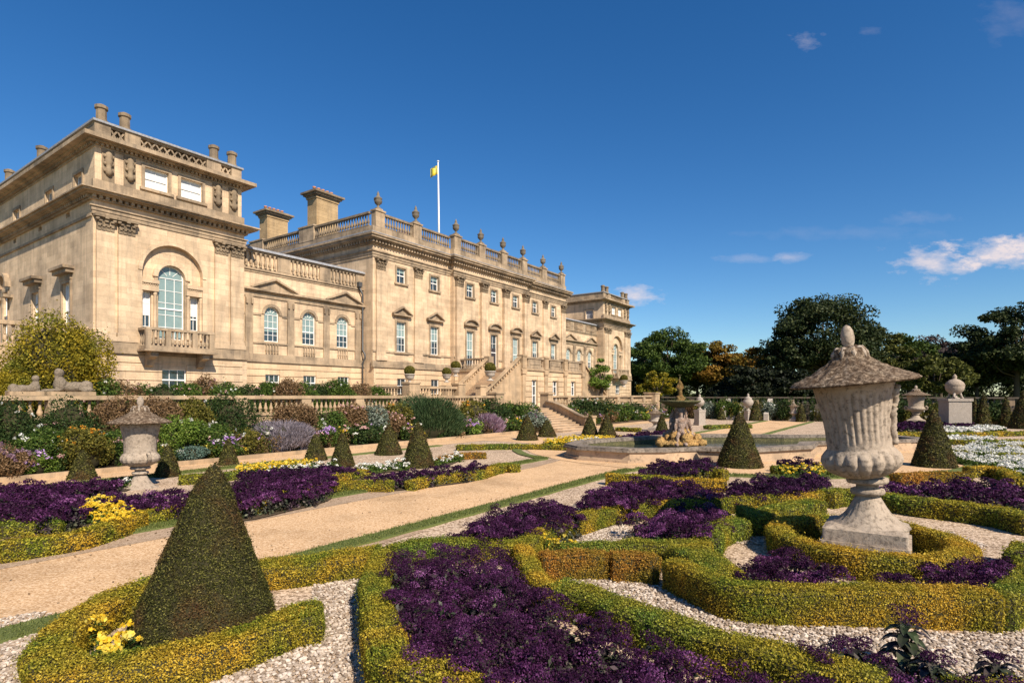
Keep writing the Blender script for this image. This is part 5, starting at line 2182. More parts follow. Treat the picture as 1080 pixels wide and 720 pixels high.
def parterre_urn(x, y, sxy, sz, label, lean=0.0, handles=True, seg=96, pale=False, gname='lidded stone urns on the parterre', rot=ANG):
    e = empty('lidded_urn', (x, y, 0), rot)
    tag(e, label, 'urn', gname)
    U_, UL = (M['urnpale'] if pale else M['urn']), M['urnlid']

    def sc(p):
        return [(r * sxy, z * sz) for r, z in p]
    m = MB()
    w = .66 * sxy
    # rough square plinth with worn, rounded corners
    def plate(w, z0, z1, r=.04, top=None):
        c = []
        for (cx_, cy_, a0) in ((w - r, w - r, 0), (-w + r, w - r, 90), (-w + r, -w + r, 180), (w - r, -w + r, 270)):
            for k in range(4):
                a = R(a0 + 30 * k)
                c.append((cx_ + r * math.cos(a), cy_ + r * math.sin(a)))
        m.prismz(c, z0, z1)
    plate(w * 1.06, -.02, .30 * sz)
    plate(w, .301 * sz, .485 * sz)
    n = 10
    prev = None
    vs, fs = [], []
    lv = [(w * .985, .486 * sz), (w * .93, .50 * sz), (w * .86, .515 * sz), (w * .74, .53 * sz)]
    for (ww, zz) in lv:
        vs += [(ww, ww, zz), (-ww, ww, zz), (-ww, -ww, zz), (ww, -ww, zz)]
    for k in range(3):
        for i in range(4):
            j = (i + 1) % 4
            fs.append((k * 4 + i, k * 4 + j, k * 4 + 4 + j, k * 4 + 4 + i))
    fs.append((12, 13, 14, 15))
    m.add(vs, fs)
    m.build('plinth', U_, e)
    top = empty_part = None
    m = MB(); m.lathe(sc(URN['stem']), seg=max(24, seg // 2), flute=(.58 * sz, .95 * sz, 24, .07)); stem = m.build('stem', U_, e)
    m = MB()
    prof = URN['bowl']
    fine = []
    for i in range(len(prof) - 1):
        for k in range(4):
            f_ = k / 4
            fine.append((prof[i][0] + (prof[i + 1][0] - prof[i][0]) * f_, prof[i][1] + (prof[i + 1][1] - prof[i][1]) * f_))
    fine.append(prof[-1])
    vs, fs = [], []
    sg = seg * 2 if seg > 60 else seg
    for (r, z) in fine:
        for i in range(sg):
            a = 2 * math.pi * i / sg
            rr = r
            if z > 1.84 and z < 2.66:
                k = abs(math.sin(a * 17))
                rr = r * (1 + .065 * (k ** .5 - .75))
            elif z <= 1.70:
                k = abs(math.sin(a * 9))
                fade = min(1, max(0, (z - 1.28) / .1)) * min(1, max(0, (1.74 - z) / .1))
                rr = r * (1 + .10 * fade * (k ** .6 - .7))
            vs.append((rr * sxy * math.cos(a), rr * sxy * math.sin(a), z * sz))
    for k in range(len(fine) - 1):
        for i in range(sg):
            j = (i + 1) % sg
            fs.append((k * sg + i, k * sg + j, (k + 1) * sg + j, (k + 1) * sg + i))
    m.add(vs, fs, True)
    m.build('bowl', U_, e)
    m = MB()
    prof = URN['lid']
    vs, fs = [], []
    L = len(prof)
    sg = max(40, seg)
    fine = []
    for i in range(L - 1):
        for k in range(3):
            f_ = k / 3
            fine.append((prof[i][0] + (prof[i + 1][0] - prof[i][0]) * f_, prof[i][1] + (prof[i + 1][1] - prof[i][1]) * f_))
    fine.append(prof[-1])
    for (r, z) in fine:
        for i in range(sg):
            a = 2 * math.pi * i / sg
            nn = mnoise.noise(Vector((r * math.cos(a) * 9, r * math.sin(a) * 9, z * 9 + x)))
            n2 = mnoise.noise(Vector((r * math.cos(a) * 22, r * math.sin(a) * 22, z * 22 + x)))
            rr = r * (1 + .02 * nn + .015 * n2)
            zz = z + (.024 * nn + .014 * n2 if z > 2.88 else .006 * nn)
            if z > 2.86 and z < 3.2:
                zz += .010 * math.cos(a * 24)
            vs.append((rr * sxy * math.cos(a), rr * sxy * math.sin(a), zz * sz))
    for k in range(len(fine) - 1):
        for i in range(sg):
            j = (i + 1) % sg
            fs.append((k * sg + i, k * sg + j, (k + 1) * sg + j, (k + 1) * sg + i))
    fs.append(tuple(range(sg - 1, -1, -1)))
    fs.append(tuple((len(fine) - 1) * sg + i for i in range(sg)))
    m.add(vs, fs, True)
    lid = m.build('lid', UL, e)
    m = MB()
    for k in range(9):
        a = 2 * math.pi * k / 9
        c_, s_ = math.cos(a), math.sin(a)
        m.tube([(c_ * .12 * sxy, s_ * .12 * sxy, 3.36 * sz), (c_ * .20 * sxy, s_ * .20 * sxy, 3.37 * sz), (c_ * .27 * sxy, s_ * .27 * sxy, 3.29 * sz), (c_ * .31 * sxy, s_ * .31 * sxy, 3.19 * sz)], [.03 * sxy, .055 * sxy, .05 * sxy, .02 * sxy], 6)
    m.build('leaf_crown', U_, lid)
    m = MB(); m.lathe(sc(URN['finial']), seg=18)
    fin = m.build('finial', U_, e)
    if handles:
        for s_ in (-1, 1):
            m = MB()
            pts = [(.52, 1.50), (.66, 1.47), (.76, 1.56), (.78, 1.70), (.70, 1.79), (.62, 1.74), (.64, 1.66)]
            m.tube([(0, s_ * r * sxy, z * sz) for r, z in pts], [.07 * sxy] * 5 + [.05 * sxy, .03 * sxy], 9)
            m.build('handle', U_, e)
    if lean:
        lean_urn(e, rot, lean)
    return e


near_urn = parterre_urn(5.76, 9.25, .87, 1.0, 'large leaning lidded stone urn on a square plinth inside a round hedge', lean=R(-6.2), handles=False, seg=96)
# twisted rope ornament down the side of the bowl
m = MB()
for side in (0,):
    a = R(-95) 
    pts = []
    for k in range(22):
        f_ = k / 21
        z = 1.80 + f_ * .92
        r = np.interp(z, [1.76, 2.05, 2.25, 2.48, 2.74], [.535, .53, .55, .595, .66]) + .02
        aa = a + .05 * math.sin(f_ * 20)
        pts.append((r * .87 * math.cos(aa), r * .87 * math.sin(aa), z))
    m.tube(pts, [.05 + .02 * abs(math.sin(k * 1.3)) for k in range(22)], 7)
m.build('rope_ornament', M['urn'], near_urn)
lean_urn(near_urn, ANG, R(-6.2))

urn2 = parterre_urn(*spot(148, 514), .74, .80, 'medium lidded stone urn with curled handles between purple and yellow flowers at the left', seg=56)
urn2.location.z = -.42
parterre_urn((966 - 540) / 600 * 50, 50, 1.05, .93, 'distant lidded stone urn just right of the large leaning urn', seg=36)
parterre_urn((837 - 540) / 600 * 57, 57, .50, .54, 'tiny lidded stone urn far away left of the large urn', seg=24, pale=True)
parterre_urn((691 - 540) / 600 * 42, 42, .62, .46, 'small lidded urn in front of the end of the terrace wall, left of the fountain', seg=28, pale=True)


def vase(x, y, zped, wped, s, label, prof, top=None, rot=ANG, mat='urnpale', cat='vase', name='pedestal_vase', group='vases on pedestals'):
    e = empty(name, (x, y, 0), rot)
    tag(e, label, cat, group)
    m = MB()
    m.box(-wped * 1.12, wped * 1.12, -wped * 1.12, wped * 1.12, -.02, .22)
    m.box(-wped, wped, -wped, wped, .221, zped - .2)
    m.box(-wped * 1.10, wped * 1.10, -wped * 1.10, wped * 1.10, zped - .199, zped)
    m.build('pedestal', M[mat], e)
    m = MB()
    m.lathe([(r * s, zped + z * s) for r, z in prof], seg=24)
    m.build('vase', M[mat], e)
    return e


vase_p = [(.30, 0), (.30, .08), (.14, .18), (.12, .34), (.20, .42), (.46, .62), (.56, .90), (.52, 1.14), (.36, 1.30), (.42, 1.38), (.30, 1.46), (.14, 1.58), (.10, 1.66), (.14, 1.76), (.03, 1.92)]
v1 = vase((738 - 540) / 600 * 50, 50, 1.35, .34, .72, 'white stone vase on a square pedestal just right of the fountain', vase_p, rot=R(20))
v2 = vase((789 - 540) / 600 * 59, 59, 1.0, .26, .95, 'slim pale stone vase on a pedestal between two far yew cones', vase_p, rot=R(20))
v3 = vase((1007 - 540) / 600 * 46, 46, 2.35, .80, .82, 'round-bellied stone vase on a big white block pedestal at the right', [(.42, 0), (.40, .08), (.20, .16), (.18, .4)], rot=R(78))
globe = [(.15, .38), (.45, .50), (.72, .80), (.80, 1.15), (.78, 1.22), (.83, 1.26), (.70, 1.55), (.42, 1.80), (.20, 1.88), (.14, 1.96), (.20, 2.08), (.14, 2.22), (.03, 2.36)]
m = MB(); m.lathe([(r * .82, 2.35 + z * .84) for r, z in globe], seg=28); m.build('globe_vase', M['urn'], v3)
for a in (0, 120, 240):
    m = MB(); c, s = math.cos(R(a + 30)), math.sin(R(a + 30))
    m.tube([(c * .56, s * .56, 2.36), (c * .46, s * .46, 2.55), (c * .37, s * .37, 2.82)], [.12, .08, .09], 7)
    m.build('lion_foot', M['urnpale'], v3)

# ---- terrace pots with box balls
def ball_pot(x, y, z0, s, label, kind='olive'):
    e = empty('potted_box_ball', (x, y, z0))
    tag(e, label, 'potted plant', 'potted box balls on the terrace')
    m = MB()
    m.lathe([(r * s, z * s) for r, z in [(.34, 0), (.34, .10), (.16, .16), (.13, .30), (.20, .36), (.40, .46), (.46, .62), (.52, .84), (.58, .86), (.58, .93), (.48, .94)]], seg=20)
    m.build('pot', M['potwhite'], e)
    # clipped ball
    r = .54 * s
    n = 3200
    d = RNG.normal(size=(n, 3)); d /= np.linalg.norm(d, axis=1)[:, None]
    c = np.array([0, 0, 1.26 * s])
    P = c + d * r * RNG.uniform(.93, 1.03, n)[:, None] * np.array([1, 1, .92])
    mm = MB(); mm.lathe([(r * .9 * math.sin(math.pi * k / 8 + .01), -r * .84 * math.cos(math.pi * k / 8)) for k in range(9)], seg=14, cz=1.26 * s)
    bf = np.array([f for f in mm.f if len(f) == 4])
    mesh_np('clipped_ball', [(np.array(mm.v), bf, 0, None, True), (leaf_quads(P, d, .05 * s, .6, 1.0), quads(n), 1, RNG.random(n), False)], [M['twig'], M[kind]], e)
    return e


def pot_at(px, ball_y, base_y, v, label):
    x, y = on_line(px, v)
    z0 = EYE + (417 - base_y) / 600 * y
    zt = EYE + (417 - ball_y) / 600 * y
    s = (zt - z0) / 1.83
    ball_pot(x, y, z0, s, label)


pot_at(432, 385, 404, 28.5, 'potted box ball on the left balustrade pier, leftmost of the white pots')
pot_at(471, 387, 403, 28.5, 'potted box ball left of the staircase foot, lower one of two close pots')
pot_at(480.5, 380, 397, 32.3, 'potted box ball on the rear newel, higher one of two close pots')
pot_at(517, 381.5, 401.5, 28.5, 'potted box ball on the front newel of the left staircase flight')
pot_at(641, 396, 410, 27.6, 'potted box ball on the newel of the right staircase flight, beside a climbing shrub')
pot_at(658, 394.5, 408, 27.6, 'potted box ball at the foot of the far pavilion')

# ---- reclining sphinxes on the left end of the wall
def sphinx(px, zscale, label, s=1.0, face=0):
    x, y = on_line(px, 25.2)
    e = empty('sphinx_statue', (x, y, 2.6), ANG + face)
    tag(e, label, 'statue', 'reclining stone sphinxes on the terrace wall')
    m = MB(); m.box(-.95 * s, .95 * s, -.26, .26, 0, .14); m.build('base', M['terr'], e)
    b = blob('body', [(.25, 0, .38, .62, .24, .24), (.68, 0, .40, .26, .26, .28), (-.30, 0, .50, .26, .23, .34), (-.36, 0, .82, .14, .13, .16), (-.36, 0, 1.02, .15, .14, .18), (-.33, 0, 1.0, .19, .18, .20),
                      (-.62, .15, .22, .34, .08, .08), (-.62, -.15, .22, .34, .08, .08), (.62, -.22, .26, .26, .09, .13), (.62, .22, .26, .26, .09, .13), (.9, .1, .25, .2, .05, .05)], M['sphinx'], e, .035, .02)
    b.scale = (s, s, s)
    b.rotation_euler.z = 0
    return e


sphinx(72, 1, 'reclining stone sphinx statue facing left on the wall before the yellowing bush', .82)
sphinx(30, 1, 'smaller reclining stone sphinx near the left edge of the photo', .6, face=math.pi)

# ------------------------------------------------------------------ TREES
tree('broadleaf_tree', (704 - 540) / 600 * 118, 118, 16.6, 8.2, 't_green', 'broad green tree just right of the house pavilion', nclump=95)
tree('broadleaf_tree', (735 - 540) / 600 * 126, 126, 13.5, 6.5, 't_green', 'smaller rounded green tree between the broad green tree and the autumn trees')
tree('broadleaf_tree', (681 - 540) / 600 * 130, 130, 15.2, 6.5, 't_dark', 'darker tree partly behind the far pavilion')
tree('yellow_bush_tree', (693 - 540) / 600 * 88, 88, 6.7, 2.9, 'yellowgreen', 'small yellow-green tree low beside the far pavilion', nclump=50, leaf=.16, per=190)
tree('autumn_tree', (757 - 540) / 600 * 118, 118, 13.6, 5.6, 't_autumn', 'brownish autumn tree left of the dark yew mass')
tree('autumn_tree', (800 - 540) / 600 * 112, 112, 12.2, 6.0, 't_autumn', 'orange autumn tree directly above the dark yew mass')
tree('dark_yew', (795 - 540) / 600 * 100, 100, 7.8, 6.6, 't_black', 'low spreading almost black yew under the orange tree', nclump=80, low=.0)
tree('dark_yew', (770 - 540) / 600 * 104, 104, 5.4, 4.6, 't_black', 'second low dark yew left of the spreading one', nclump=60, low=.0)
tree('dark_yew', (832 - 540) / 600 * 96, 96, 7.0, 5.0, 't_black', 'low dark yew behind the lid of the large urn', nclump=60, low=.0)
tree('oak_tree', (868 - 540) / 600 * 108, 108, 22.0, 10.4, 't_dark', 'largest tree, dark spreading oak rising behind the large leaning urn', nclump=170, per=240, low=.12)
tree('oak_tree', (830 - 540) / 600 * 106, 106, 17.5, 5.0, 't_dark', 'left outer limb-like dark oak beside the largest tree', nclump=50, per=170, low=.18)
tree('autumn_tree', (925 - 540) / 600 * 112, 112, 16.2, 6.4, 't_olive', 'olive tree turning brown right of the largest tree')
tree('broadleaf_tree', (958 - 540) / 600 * 116, 116, 15.6, 6.6, 't_green', 'green tree behind the distant urn right of the large urn')
tree('copper_beech', (992 - 540) / 600 * 124, 124, 16.6, 7.0, 't_purple', 'dark copper coloured tree with a spiky top right of centre group')
tree('broadleaf_tree', (985 - 540) / 600 * 96, 96, 9.6, 5.6, 't_olive', 'olive green tree directly behind the round vase')
tree('broadleaf_tree', (1030 - 540) / 600 * 104, 104, 12.6, 6.0, 't_dark', 'dark tree between the copper tree and the tall right tree')
tree('tall_tree', (1072 - 540) / 600 * 98, 98, 18.8, 7.8, 't_dark', 'tall dark airy tree at the right edge of the photo', nclump=120, low=.14)
tree('broadleaf_tree', (1125 - 540) / 600 * 95, 95, 15.5, 7.5, 't_dark', 'dark tree just past the right edge of the photo')
for (k_, t_, h_, r_, m_, l_) in [(1.16, 92, 17, 8, 't_dark', 'dark tree second beyond the right edge of the photo'), (1.34, 90, 14, 7, 't_olive', 'olive tree third beyond the right edge of the photo'),
                                 (1.55, 84, 16, 8, 't_green', 'green tree fourth beyond the right edge of the photo'), (1.80, 80, 15, 8, 't_dark', 'dark tree fifth beyond the right edge of the photo')]:
    tree('broadleaf_tree', k_ * t_, t_, h_, r_, m_, l_, nclump=60, per=120, leaf=.32)
# a thick distant wood closes the view
pts, nn = [], []
for i in range(620):
    k = .13 + .86 * random.random() if i < 420 else random.uniform(.99, 2.2)
    t = random.uniform(140, 160)
    c = np.array([k * t, t, random.uniform(.3, 9.0 + 5.0 * min(1, max(0, (k - .2) / .3)))])
    e_ = RNG.normal(size=(150, 3)); e_ /= np.linalg.norm(e_, axis=1)[:, None]
    pts.append(c + e_ * np.array([2.8, 2.8, 2.2]) * (RNG.random(150) ** .4)[:, None])
    nn.append(e_ + np.array([0, 0, .4]))
pts, nn = np.concatenate(pts), np.concatenate(nn)
tag(mesh_np('distant_wood', [(leaf_quads(pts, nn, .42, .6, .8), quads(len(pts)), 0, RNG.random(len(pts)), False)], [M['t_dark']], None, (70, 150, 0)),
    'dark distant wood closing the view behind the park trees', 'wood', kind='stuff')

# ------------------------------------------------------------------ BUSH ON THE TERRACE AND ROSES BY THE HOUSE
bx, by = on_line(58, 31)
shrub('yellowing_bush', bx, by, 1.58, 2.35, 2.0, 4.35, 'yellowgreen', 'large rounded yellow-green bush before the house behind the sphinx', cat='bush', leaf=.058, cover=5.0, lobes=18)
bx, by = on_line(4, 29.5)
shrub('yellowing_bush', bx, by, 1.58, 1.1, 1.0, 1.9, 'yellowgreen', 'smaller golden bush at the very left edge above the wall', cat='bush', leaf=.045)
bx, by = on_line(633, 27.8)
tree('wall_climber', bx, by, 5.1, 1.25, 'brgreen', 'bright green climbing shrub trained up beside the right flight of the staircase', nclump=34, leaf=.11, per=120, z0=1.58, cat='climber', group=None, low=.05, crad=(.22, .42))
rp = [(108, 406), (128, 404), (150, 407), (172, 408), (190, 406), (216, 401), (238, 405), (262, 408), (284, 404), (304, 403), (322, 404), (340, 406), (360, 402), (378, 406), (398, 409)]
for i, (px, ty) in enumerate(rp):
    v = 30.0 + (i % 3) * .5
    x, y = on_line(px, v)
    h = EYE + (417 - ty) / 600 * y - 1.58 + .1
    shrub('rose_bush', x, y, 1.58, .95, .8, h, 'brownred' if i % 4 == 1 else ('dkgreen' if i % 2 else 'green'), 'low rose bush behind the terrace balustrade at the foot of the house', cat='rose bush', flowers='petalwhite' if i % 3 == 0 else 'pink', nfl=10, flr=.06,
          group='rose bushes along the upper terrace', leaf=.055, cover=1.6)

# ------------------------------------------------------------------ LONG BORDER SHRUBS
B = [  # px, top y, width px, v, leaf, flowers, count, name, label
    (10, 421, 62, 24.1, 'dkgreen', 'petalwhite', 16, 'rose_bush', 'dark rose bush with a few white blooms at the far left below the wall'),
    (70, 420, 64, 24.2, 'dkgreen', 'pink', 8, 'rose_bush', 'tall dark bush against the wall left of the medium urn'),
    (118, 424, 56, 24.3, 'brownred', 'pink', 6, 'rose_bush', 'brownish rose bush directly behind the medium urn'),
    (5, 470, 44, 22.75, 'brownred', 'mauve', 60, 'heather_mound', 'rounded mauve flowering mound at the far left of the border'),
    (45, 452, 54, 23.4, 'green', 'petalwhite', 14, 'daisy_clump', 'green clump with scattered white daisies at the left of the border'),
    (38, 477, 32, 22.7, 'brgreen', 'aster', 34, 'aster_clump', 'lilac aster clump at the left end of the border'),
    (86, 452, 58, 22.9, 'olive', 'orange', 34, 'shrub', 'yellow-green shrub dotted with orange flowers left of the medium urn'),
    (122, 452, 40, 23.4, 'green', None, 0, 'shrub', 'green shrub half hidden behind the medium urn'),
    (188, 440, 52, 23.6, 'brgreen', 'petalwhite', 6, 'shrub', 'bright green leafy shrub right of the medium urn'),
    (203, 470, 30, 22.7, 'bluegreen', None, 0, 'blue_shrub', 'low blue-green tuft in front of the bright green shrub'),
    (166, 424, 44, 24.3, 'brownred', 'pink', 8, 'rose_bush', 'russet rose bush against the wall right of the medium urn'),
    (205, 422, 40, 24.4, 'olive', None, 0, 'shrub', 'olive shrub against the wall between russet and dark shrubs'),
    (242, 418, 56, 24.2, 'dkgreen', 'petalwhite', 4, 'shrub', 'dark dense shrub reaching the balustrade above the lilac asters'),
    (222, 448, 46, 23.3, 'green', 'petalwhite', 10, 'daisy_clump', 'green clump with white daisies below the dark dense shrub'),
    (236, 463, 34, 22.8, 'green', 'aster', 40, 'aster_clump', 'lilac aster clump behind the tip of the nearest yew cone'),
    (262, 452, 36, 23.2, 'olive', None, 0, 'shrub', 'olive foliage left of the grey lavender'),
    (299, 445, 62, 22.9, 'lavender', None, 0, 'lavender_bush', 'big grey lavender bush in the middle of the left border'),
    (312, 428, 44, 24.2, 'brownred', None, 0, 'shrub', 'brownish shrub behind the grey lavender'),
    (345, 432, 42, 24.0, 'green', None, 0, 'shrub', 'green shrub behind the pink phlox'),
    (346, 452, 28, 22.9, 'green', 'aster', 44, 'phlox_clump', 'pale pink-lilac phlox between two yew cones'),
    (366, 428, 44, 24.1, 'brownred', 'pink', 14, 'rose_bush', 'pinkish rose bush below the balusters'),
    (385, 448, 50, 23.1, 'dkgreen', 'pink', 6, 'shrub', 'dark green shrub between the phlox and the feathery shrub'),
    (389, 427, 36, 24.2, 'greygreen', None, 0, 'grey_shrub', 'grey-leaved shrub under the balustrade'),
    (412, 436, 28, 23.6, 'brownred', 'pink', 26, 'rose_bush', 'apricot flowered bush left of the feathery shrub'),
    (420, 426, 30, 24.3, 'olive', 'orange', 8, 'shrub', 'russet-green shrub at the wall above the apricot bush'),
    (452, 422, 74, 23.3, 'fluffy', None, 0, 'feathery_shrub', 'large soft feathery green shrub in the middle of the border'),
    (478, 452, 22, 22.8, 'brownred', None, 0, 'low_mound', 'low brown-grey mound at the foot of the feathery shrub'),
    (494, 443, 30, 22.9, 'brgreen', 'aster', 34, 'aster_clump', 'lilac aster clump right of the feathery shrub'),
    (515, 437, 34, 22.9, 'mauve', None, 0, 'mauve_bush', 'hazy mauve bush right of the lilac asters'),
    (498, 423, 44, 24.2, 'olive', 'orange', 8, 'shrub', 'olive and orange shrub touching the balustrade'),
    (520, 421, 40, 24.0, 'dkgreen', None, 0, 'shrub', 'dark shrub rising above the balustrade near the steps'),
    (547, 424, 48, 23.4, 'green', None, 0, 'shrub', 'large leafy green shrub left of the garden steps'),
    (535, 442, 40, 22.9, 'green', 'yellow', 22, 'daisy_clump', 'green clump with pale yellow daisies left of the steps'),
    (566, 434, 30, 21.3, 'greygreen', 'mauve', 14, 'grey_shrub', 'grey shrub at the left side of the garden steps'),
    (618, 421, 56, 23.9, 'dkgreen', 'petalwhite', 12, 'shrub', 'dark bush with white blooms right of the garden steps'),
    (646, 425, 40, 23.4, 'green', 'petalwhite', 4, 'shrub', 'green bush in the right border beyond the steps'),
    (640, 432, 26, 22.9, 'brownred', 'orange', 10, 'shrub', 'russet bush in the right border beyond the steps'),
    (668, 425, 36, 23.4, 'dkgreen', None, 0, 'shrub', 'dark green bush near the end pier of the terrace wall'),
    (672, 433, 34, 22.9, 'brgreen', 'yellow', 16, 'shrub', 'light green bush with yellow flowers near the end pier'),
]
for (px, ty, w, v, lk, fl, nf, nm, lab) in B:
    x, y = on_line(px, v)
    h = EYE + (417 - ty) / 600 * y - .1
    rx = w / 2 / 600 * y * 1.12
    if v < 23:
        ry = min(rx, .75)
    else:
        ry = min(rx, .95)
    shrub(nm, x, y, .10, rx, ry, h, lk, lab, cat='shrub', flowers=fl, nfl=int(nf * 1.1), flr=.06 if fl != 'aster' else .08, spiky=lk in ('lavender', 'fluffy', 'mauve'), ftop=1.2,
          leaf=leafsize(y, .02) * (1.5 if lk not in ('lavender', 'fluffy', 'mauve') else 1.25), cover=1.5 if lk not in ('lavender', 'fluffy', 'mauve') else 2.6)

# tangled mixed planting between the shrubs of the border
def planting(u0, u1, va, vb, n, leafk, hmin, hmax, label, lf=.03, flower=None, zb=.1):
    P, Nn, PF, NF = [], [], [], []
    for i in range(n):
        u = u0 + (u1 - u0) * random.random()
        v = va + (vb - va) * random.random()
        p = uv(u, v, zb)
        hh = random.uniform(hmin, hmax) * (min(1, .55 + .45 * (v - 22.3) / 2.4) if v > 22 else 1)
        r_ = random.uniform(.18, .42)
        k = int(120 * (lf and 1))
        e_ = RNG.normal(size=(k, 3)); e_ /= np.linalg.norm(e_, axis=1)[:, None]
        q = RNG.random(k) ** .5
        c = np.array(p)
        # leaning stems with leaves along them
        tz = RNG.random(k)
        lean_ = RNG.normal(size=2) * .12
        pts_ = c + np.stack([e_[:, 0] * q * r_ * (.5 + tz * .6) + lean_[0] * tz, e_[:, 1] * q * r_ * (.5 + tz * .6) + lean_[1] * tz, tz * hh], 1)
        P.append(pts_); Nn.append(e_ * .5 + np.array([0, -.2, .5]))
        if flower and random.random() < .6:
            m_ = 26
            f_ = RNG.normal(size=(m_, 3)); f_ /= np.linalg.norm(f_, axis=1)[:, None]
            ctr_ = pts_[RNG.integers(0, k, 5)]
            ctr_[:, 2] = np.maximum(ctr_[:, 2], c[2] + hh * .75)
            PF.append(np.repeat(ctr_, m_ // 5 + 1, 0)[:m_] + f_ * .05); NF.append(f_)
    P, Nn = np.concatenate(P), np.concatenate(Nn)
    ly = [(leaf_quads(P, Nn, lf, .42, .5), quads(len(P)), 0, RNG.random(len(P)), False)]
    ms = [M[leafk]]
    if PF:
        PF, NF = np.concatenate(PF), np.concatenate(NF)
        ly.append((leaf_quads(PF, NF, lf * .9, .85, 1), quads(len(PF)), 1, RNG.random(len(PF)), False))
        ms.append(M[flower])
    c = uv((u0 + u1) / 2, (va + vb) / 2)
    tag(mesh_np('mixed_planting', ly, ms, None, (c[0], c[1], 0)), label, 'planting', kind='stuff')


for (a_, b_, tx_) in ((-6, 14, 'left'), (14, 34, 'middle'), (41, 64, 'far')):
    n_ = 105
    planting(a_, b_, 22.5, 24.8, n_, 'green', .7, 1.9, 'tangled green perennials filling the %s part of the long border' % tx_, .035 + .02 * (a_ > 10) + .02 * (a_ > 30), 'petalwhite')
    planting(a_, b_, 22.4, 24.6, n_, 'dkgreen', .7, 2.1, 'dark green tangle of stems in the %s part of the long border' % tx_, .035 + .02 * (a_ > 10) + .02 * (a_ > 30), 'pink')
    planting(a_, b_, 22.4, 24.7, n_ // 2, 'olive', .6, 1.7, 'yellowish seeding perennials in the %s part of the long border' % tx_, .03 + .02 * (a_ > 10) + .02 * (a_ > 30), 'yellow')
    planting(a_, b_, 22.4, 24.2, n_ // 2, 'brownred', .5, 1.7, 'russet dying stems in the %s part of the long border' % tx_, .03 + .02 * (a_ > 10) + .02 * (a_ > 30), 'aster')
planting(63.9, 65.7, -58, 23, 420, 'dkgreen', 1.3, 2.75, 'dark tangled shrubs hiding the end wall of the garden', .09, None, 0)
planting(63.6, 65.4, -58, 23, 200, 'olive', .9, 2.2, 'olive shrubs before the end wall of the garden', .09, 'petalwhite', 0)
planting(6, 33, 29.2, 31.5, 110, 'green', .9, 1.35, 'green rose foliage along the foot of the house', .045, 'pink', 1.58)

# shrubs along the end wall
EW = [(748, 424, 18, 'greygreen', 'grey-green shrub at the end wall right of the white vase'), (765, 422, 20, 'green', 'green shrub at the end wall between vase and slim vase'),
      (778, 425, 14, 'green', 'small green shrub at the end wall left of the slim vase'), (812, 424, 20, 'greygreen', 'greyish shrub right of the far steps'),
      (826, 422, 16, 'dkgreen', 'dark shrub at the end wall left of the tiny urn'), (725, 424, 18, 'brownred', 'brownish shrub behind the fountain figures'),
      (708, 425, 16, 'green', 'green shrub at the corner of the garden walls'), (952, 424, 20, 'dkgreen', 'dark bush at the end wall left of the distant urn'),
      (985, 426, 22, 'olive', 'olive bush at the end wall left of the round vase'), (1050, 427, 22, 'dkgreen', 'dark bush at the end wall at the right')]
for (px, ty, w, lk, lab) in EW:
    k = (px - 540) / 600
    t = 64.6 / (DX * k + DY)
    h = EYE + (417 - ty) / 600 * t
    shrub('shrub', k * t, t, 0, w / 1200 * t, .8, h, lk, lab, leaf=.09, cover=1.5, flowers='petalwhite' if lk == 'greygreen' else None, nfl=12, flr=.07)

# ------------------------------------------------------------------ YEW CONES
CN = [  # tip x, tip y, base-centre y, half width px, label
    (225, 487, 668, 70, 'nearest and largest clipped yew cone, ringed by a low orange hedge at the left'),
    (87, 474, 505, 15, 'small yew cone left of the medium urn'),
    (177, 469, 502, 13, 'small yew cone right beside the medium urn'),
    (241, 462, 490, 10, 'small yew cone peeping out behind the tip of the nearest cone'),
    (333, 457, 485, 11.5, 'left one of a close pair of small yew cones by the grey lavender'),
    (361, 456, 492, 12.5, 'right one of a close pair of small yew cones by the pink phlox'),
    (410, 447, 479, 14, 'small yew cone behind white flowers, left of the broader cone'),
    (441, 444, 492, 16.5, 'broader yew cone in front of the feathery shrub'),
    (556, 437, 464, 11, 'yew cone left of the garden steps'),
    (577, 442, 460.5, 9.5, 'short dark yew cone at the foot of the garden steps'),
    (622, 437, 459, 8.5, 'left one of two yew cones right of the garden steps'),
    (640, 437, 460, 10, 'right one of two yew cones right of the garden steps'),
    (780, 434, 492, 24, 'large yew cone between the fountain and the large urn'),
    (985, 431, 492, 24, 'large yew cone just right of the large urn'),
    (1080, 411, 452, 18, 'dark yew cone cut by the right edge of the photo'),
    (1037, 414, 432, 9, 'wide small yew cone right of the round vase'),
    (1061, 417, 440, 7.5, 'narrow small yew cone left of the cone at the right edge'),
    (1028, 418, 431, 5, 'tiny yew cone directly right of the white block pedestal'),
    (698, 436, 458, 7, 'small yew cone left of the fountain figures'),
    (797, 422, 443, 7.5, 'far yew cone right of the slim pale vase'),
    (761, 429, 442, 4.5, 'tiny far yew cone left of the slim pale vase'),
    (845, 425, 437, 5.5, 'tiny far yew cone beside the tiny urn'),
    (938, 419, 433, 6.5, 'far yew cone at the right side of the large urn bowl'),
]
for (tx, ty, by_, hw, lab) in CN:
    t = min(600 * EYE / (by_ - 417), 62.5 / (DX * (tx - 540) / 600 + DY))
    bx_ = tx - (10 if hw > 60 else 0)
    x = (bx_ - 540) / 600 * t
    h = EYE - (ty - 417) / 600 * t
    cone_yew(x, t, hw / 600 * t / math.sqrt(1 + (x / t) ** 2) * (1.10 if hw > 60 else .97), h, lab, lean=((tx - bx_) / 600 * t, 0))


# ------------------------------------------------------------------ BOX HEDGES
def H(pts, w, h, lab, kind='box'):
    w, h = w * .86, h * .88
    hedge([spot(a, b, h) for a, b in pts], w, h, lab, kind)


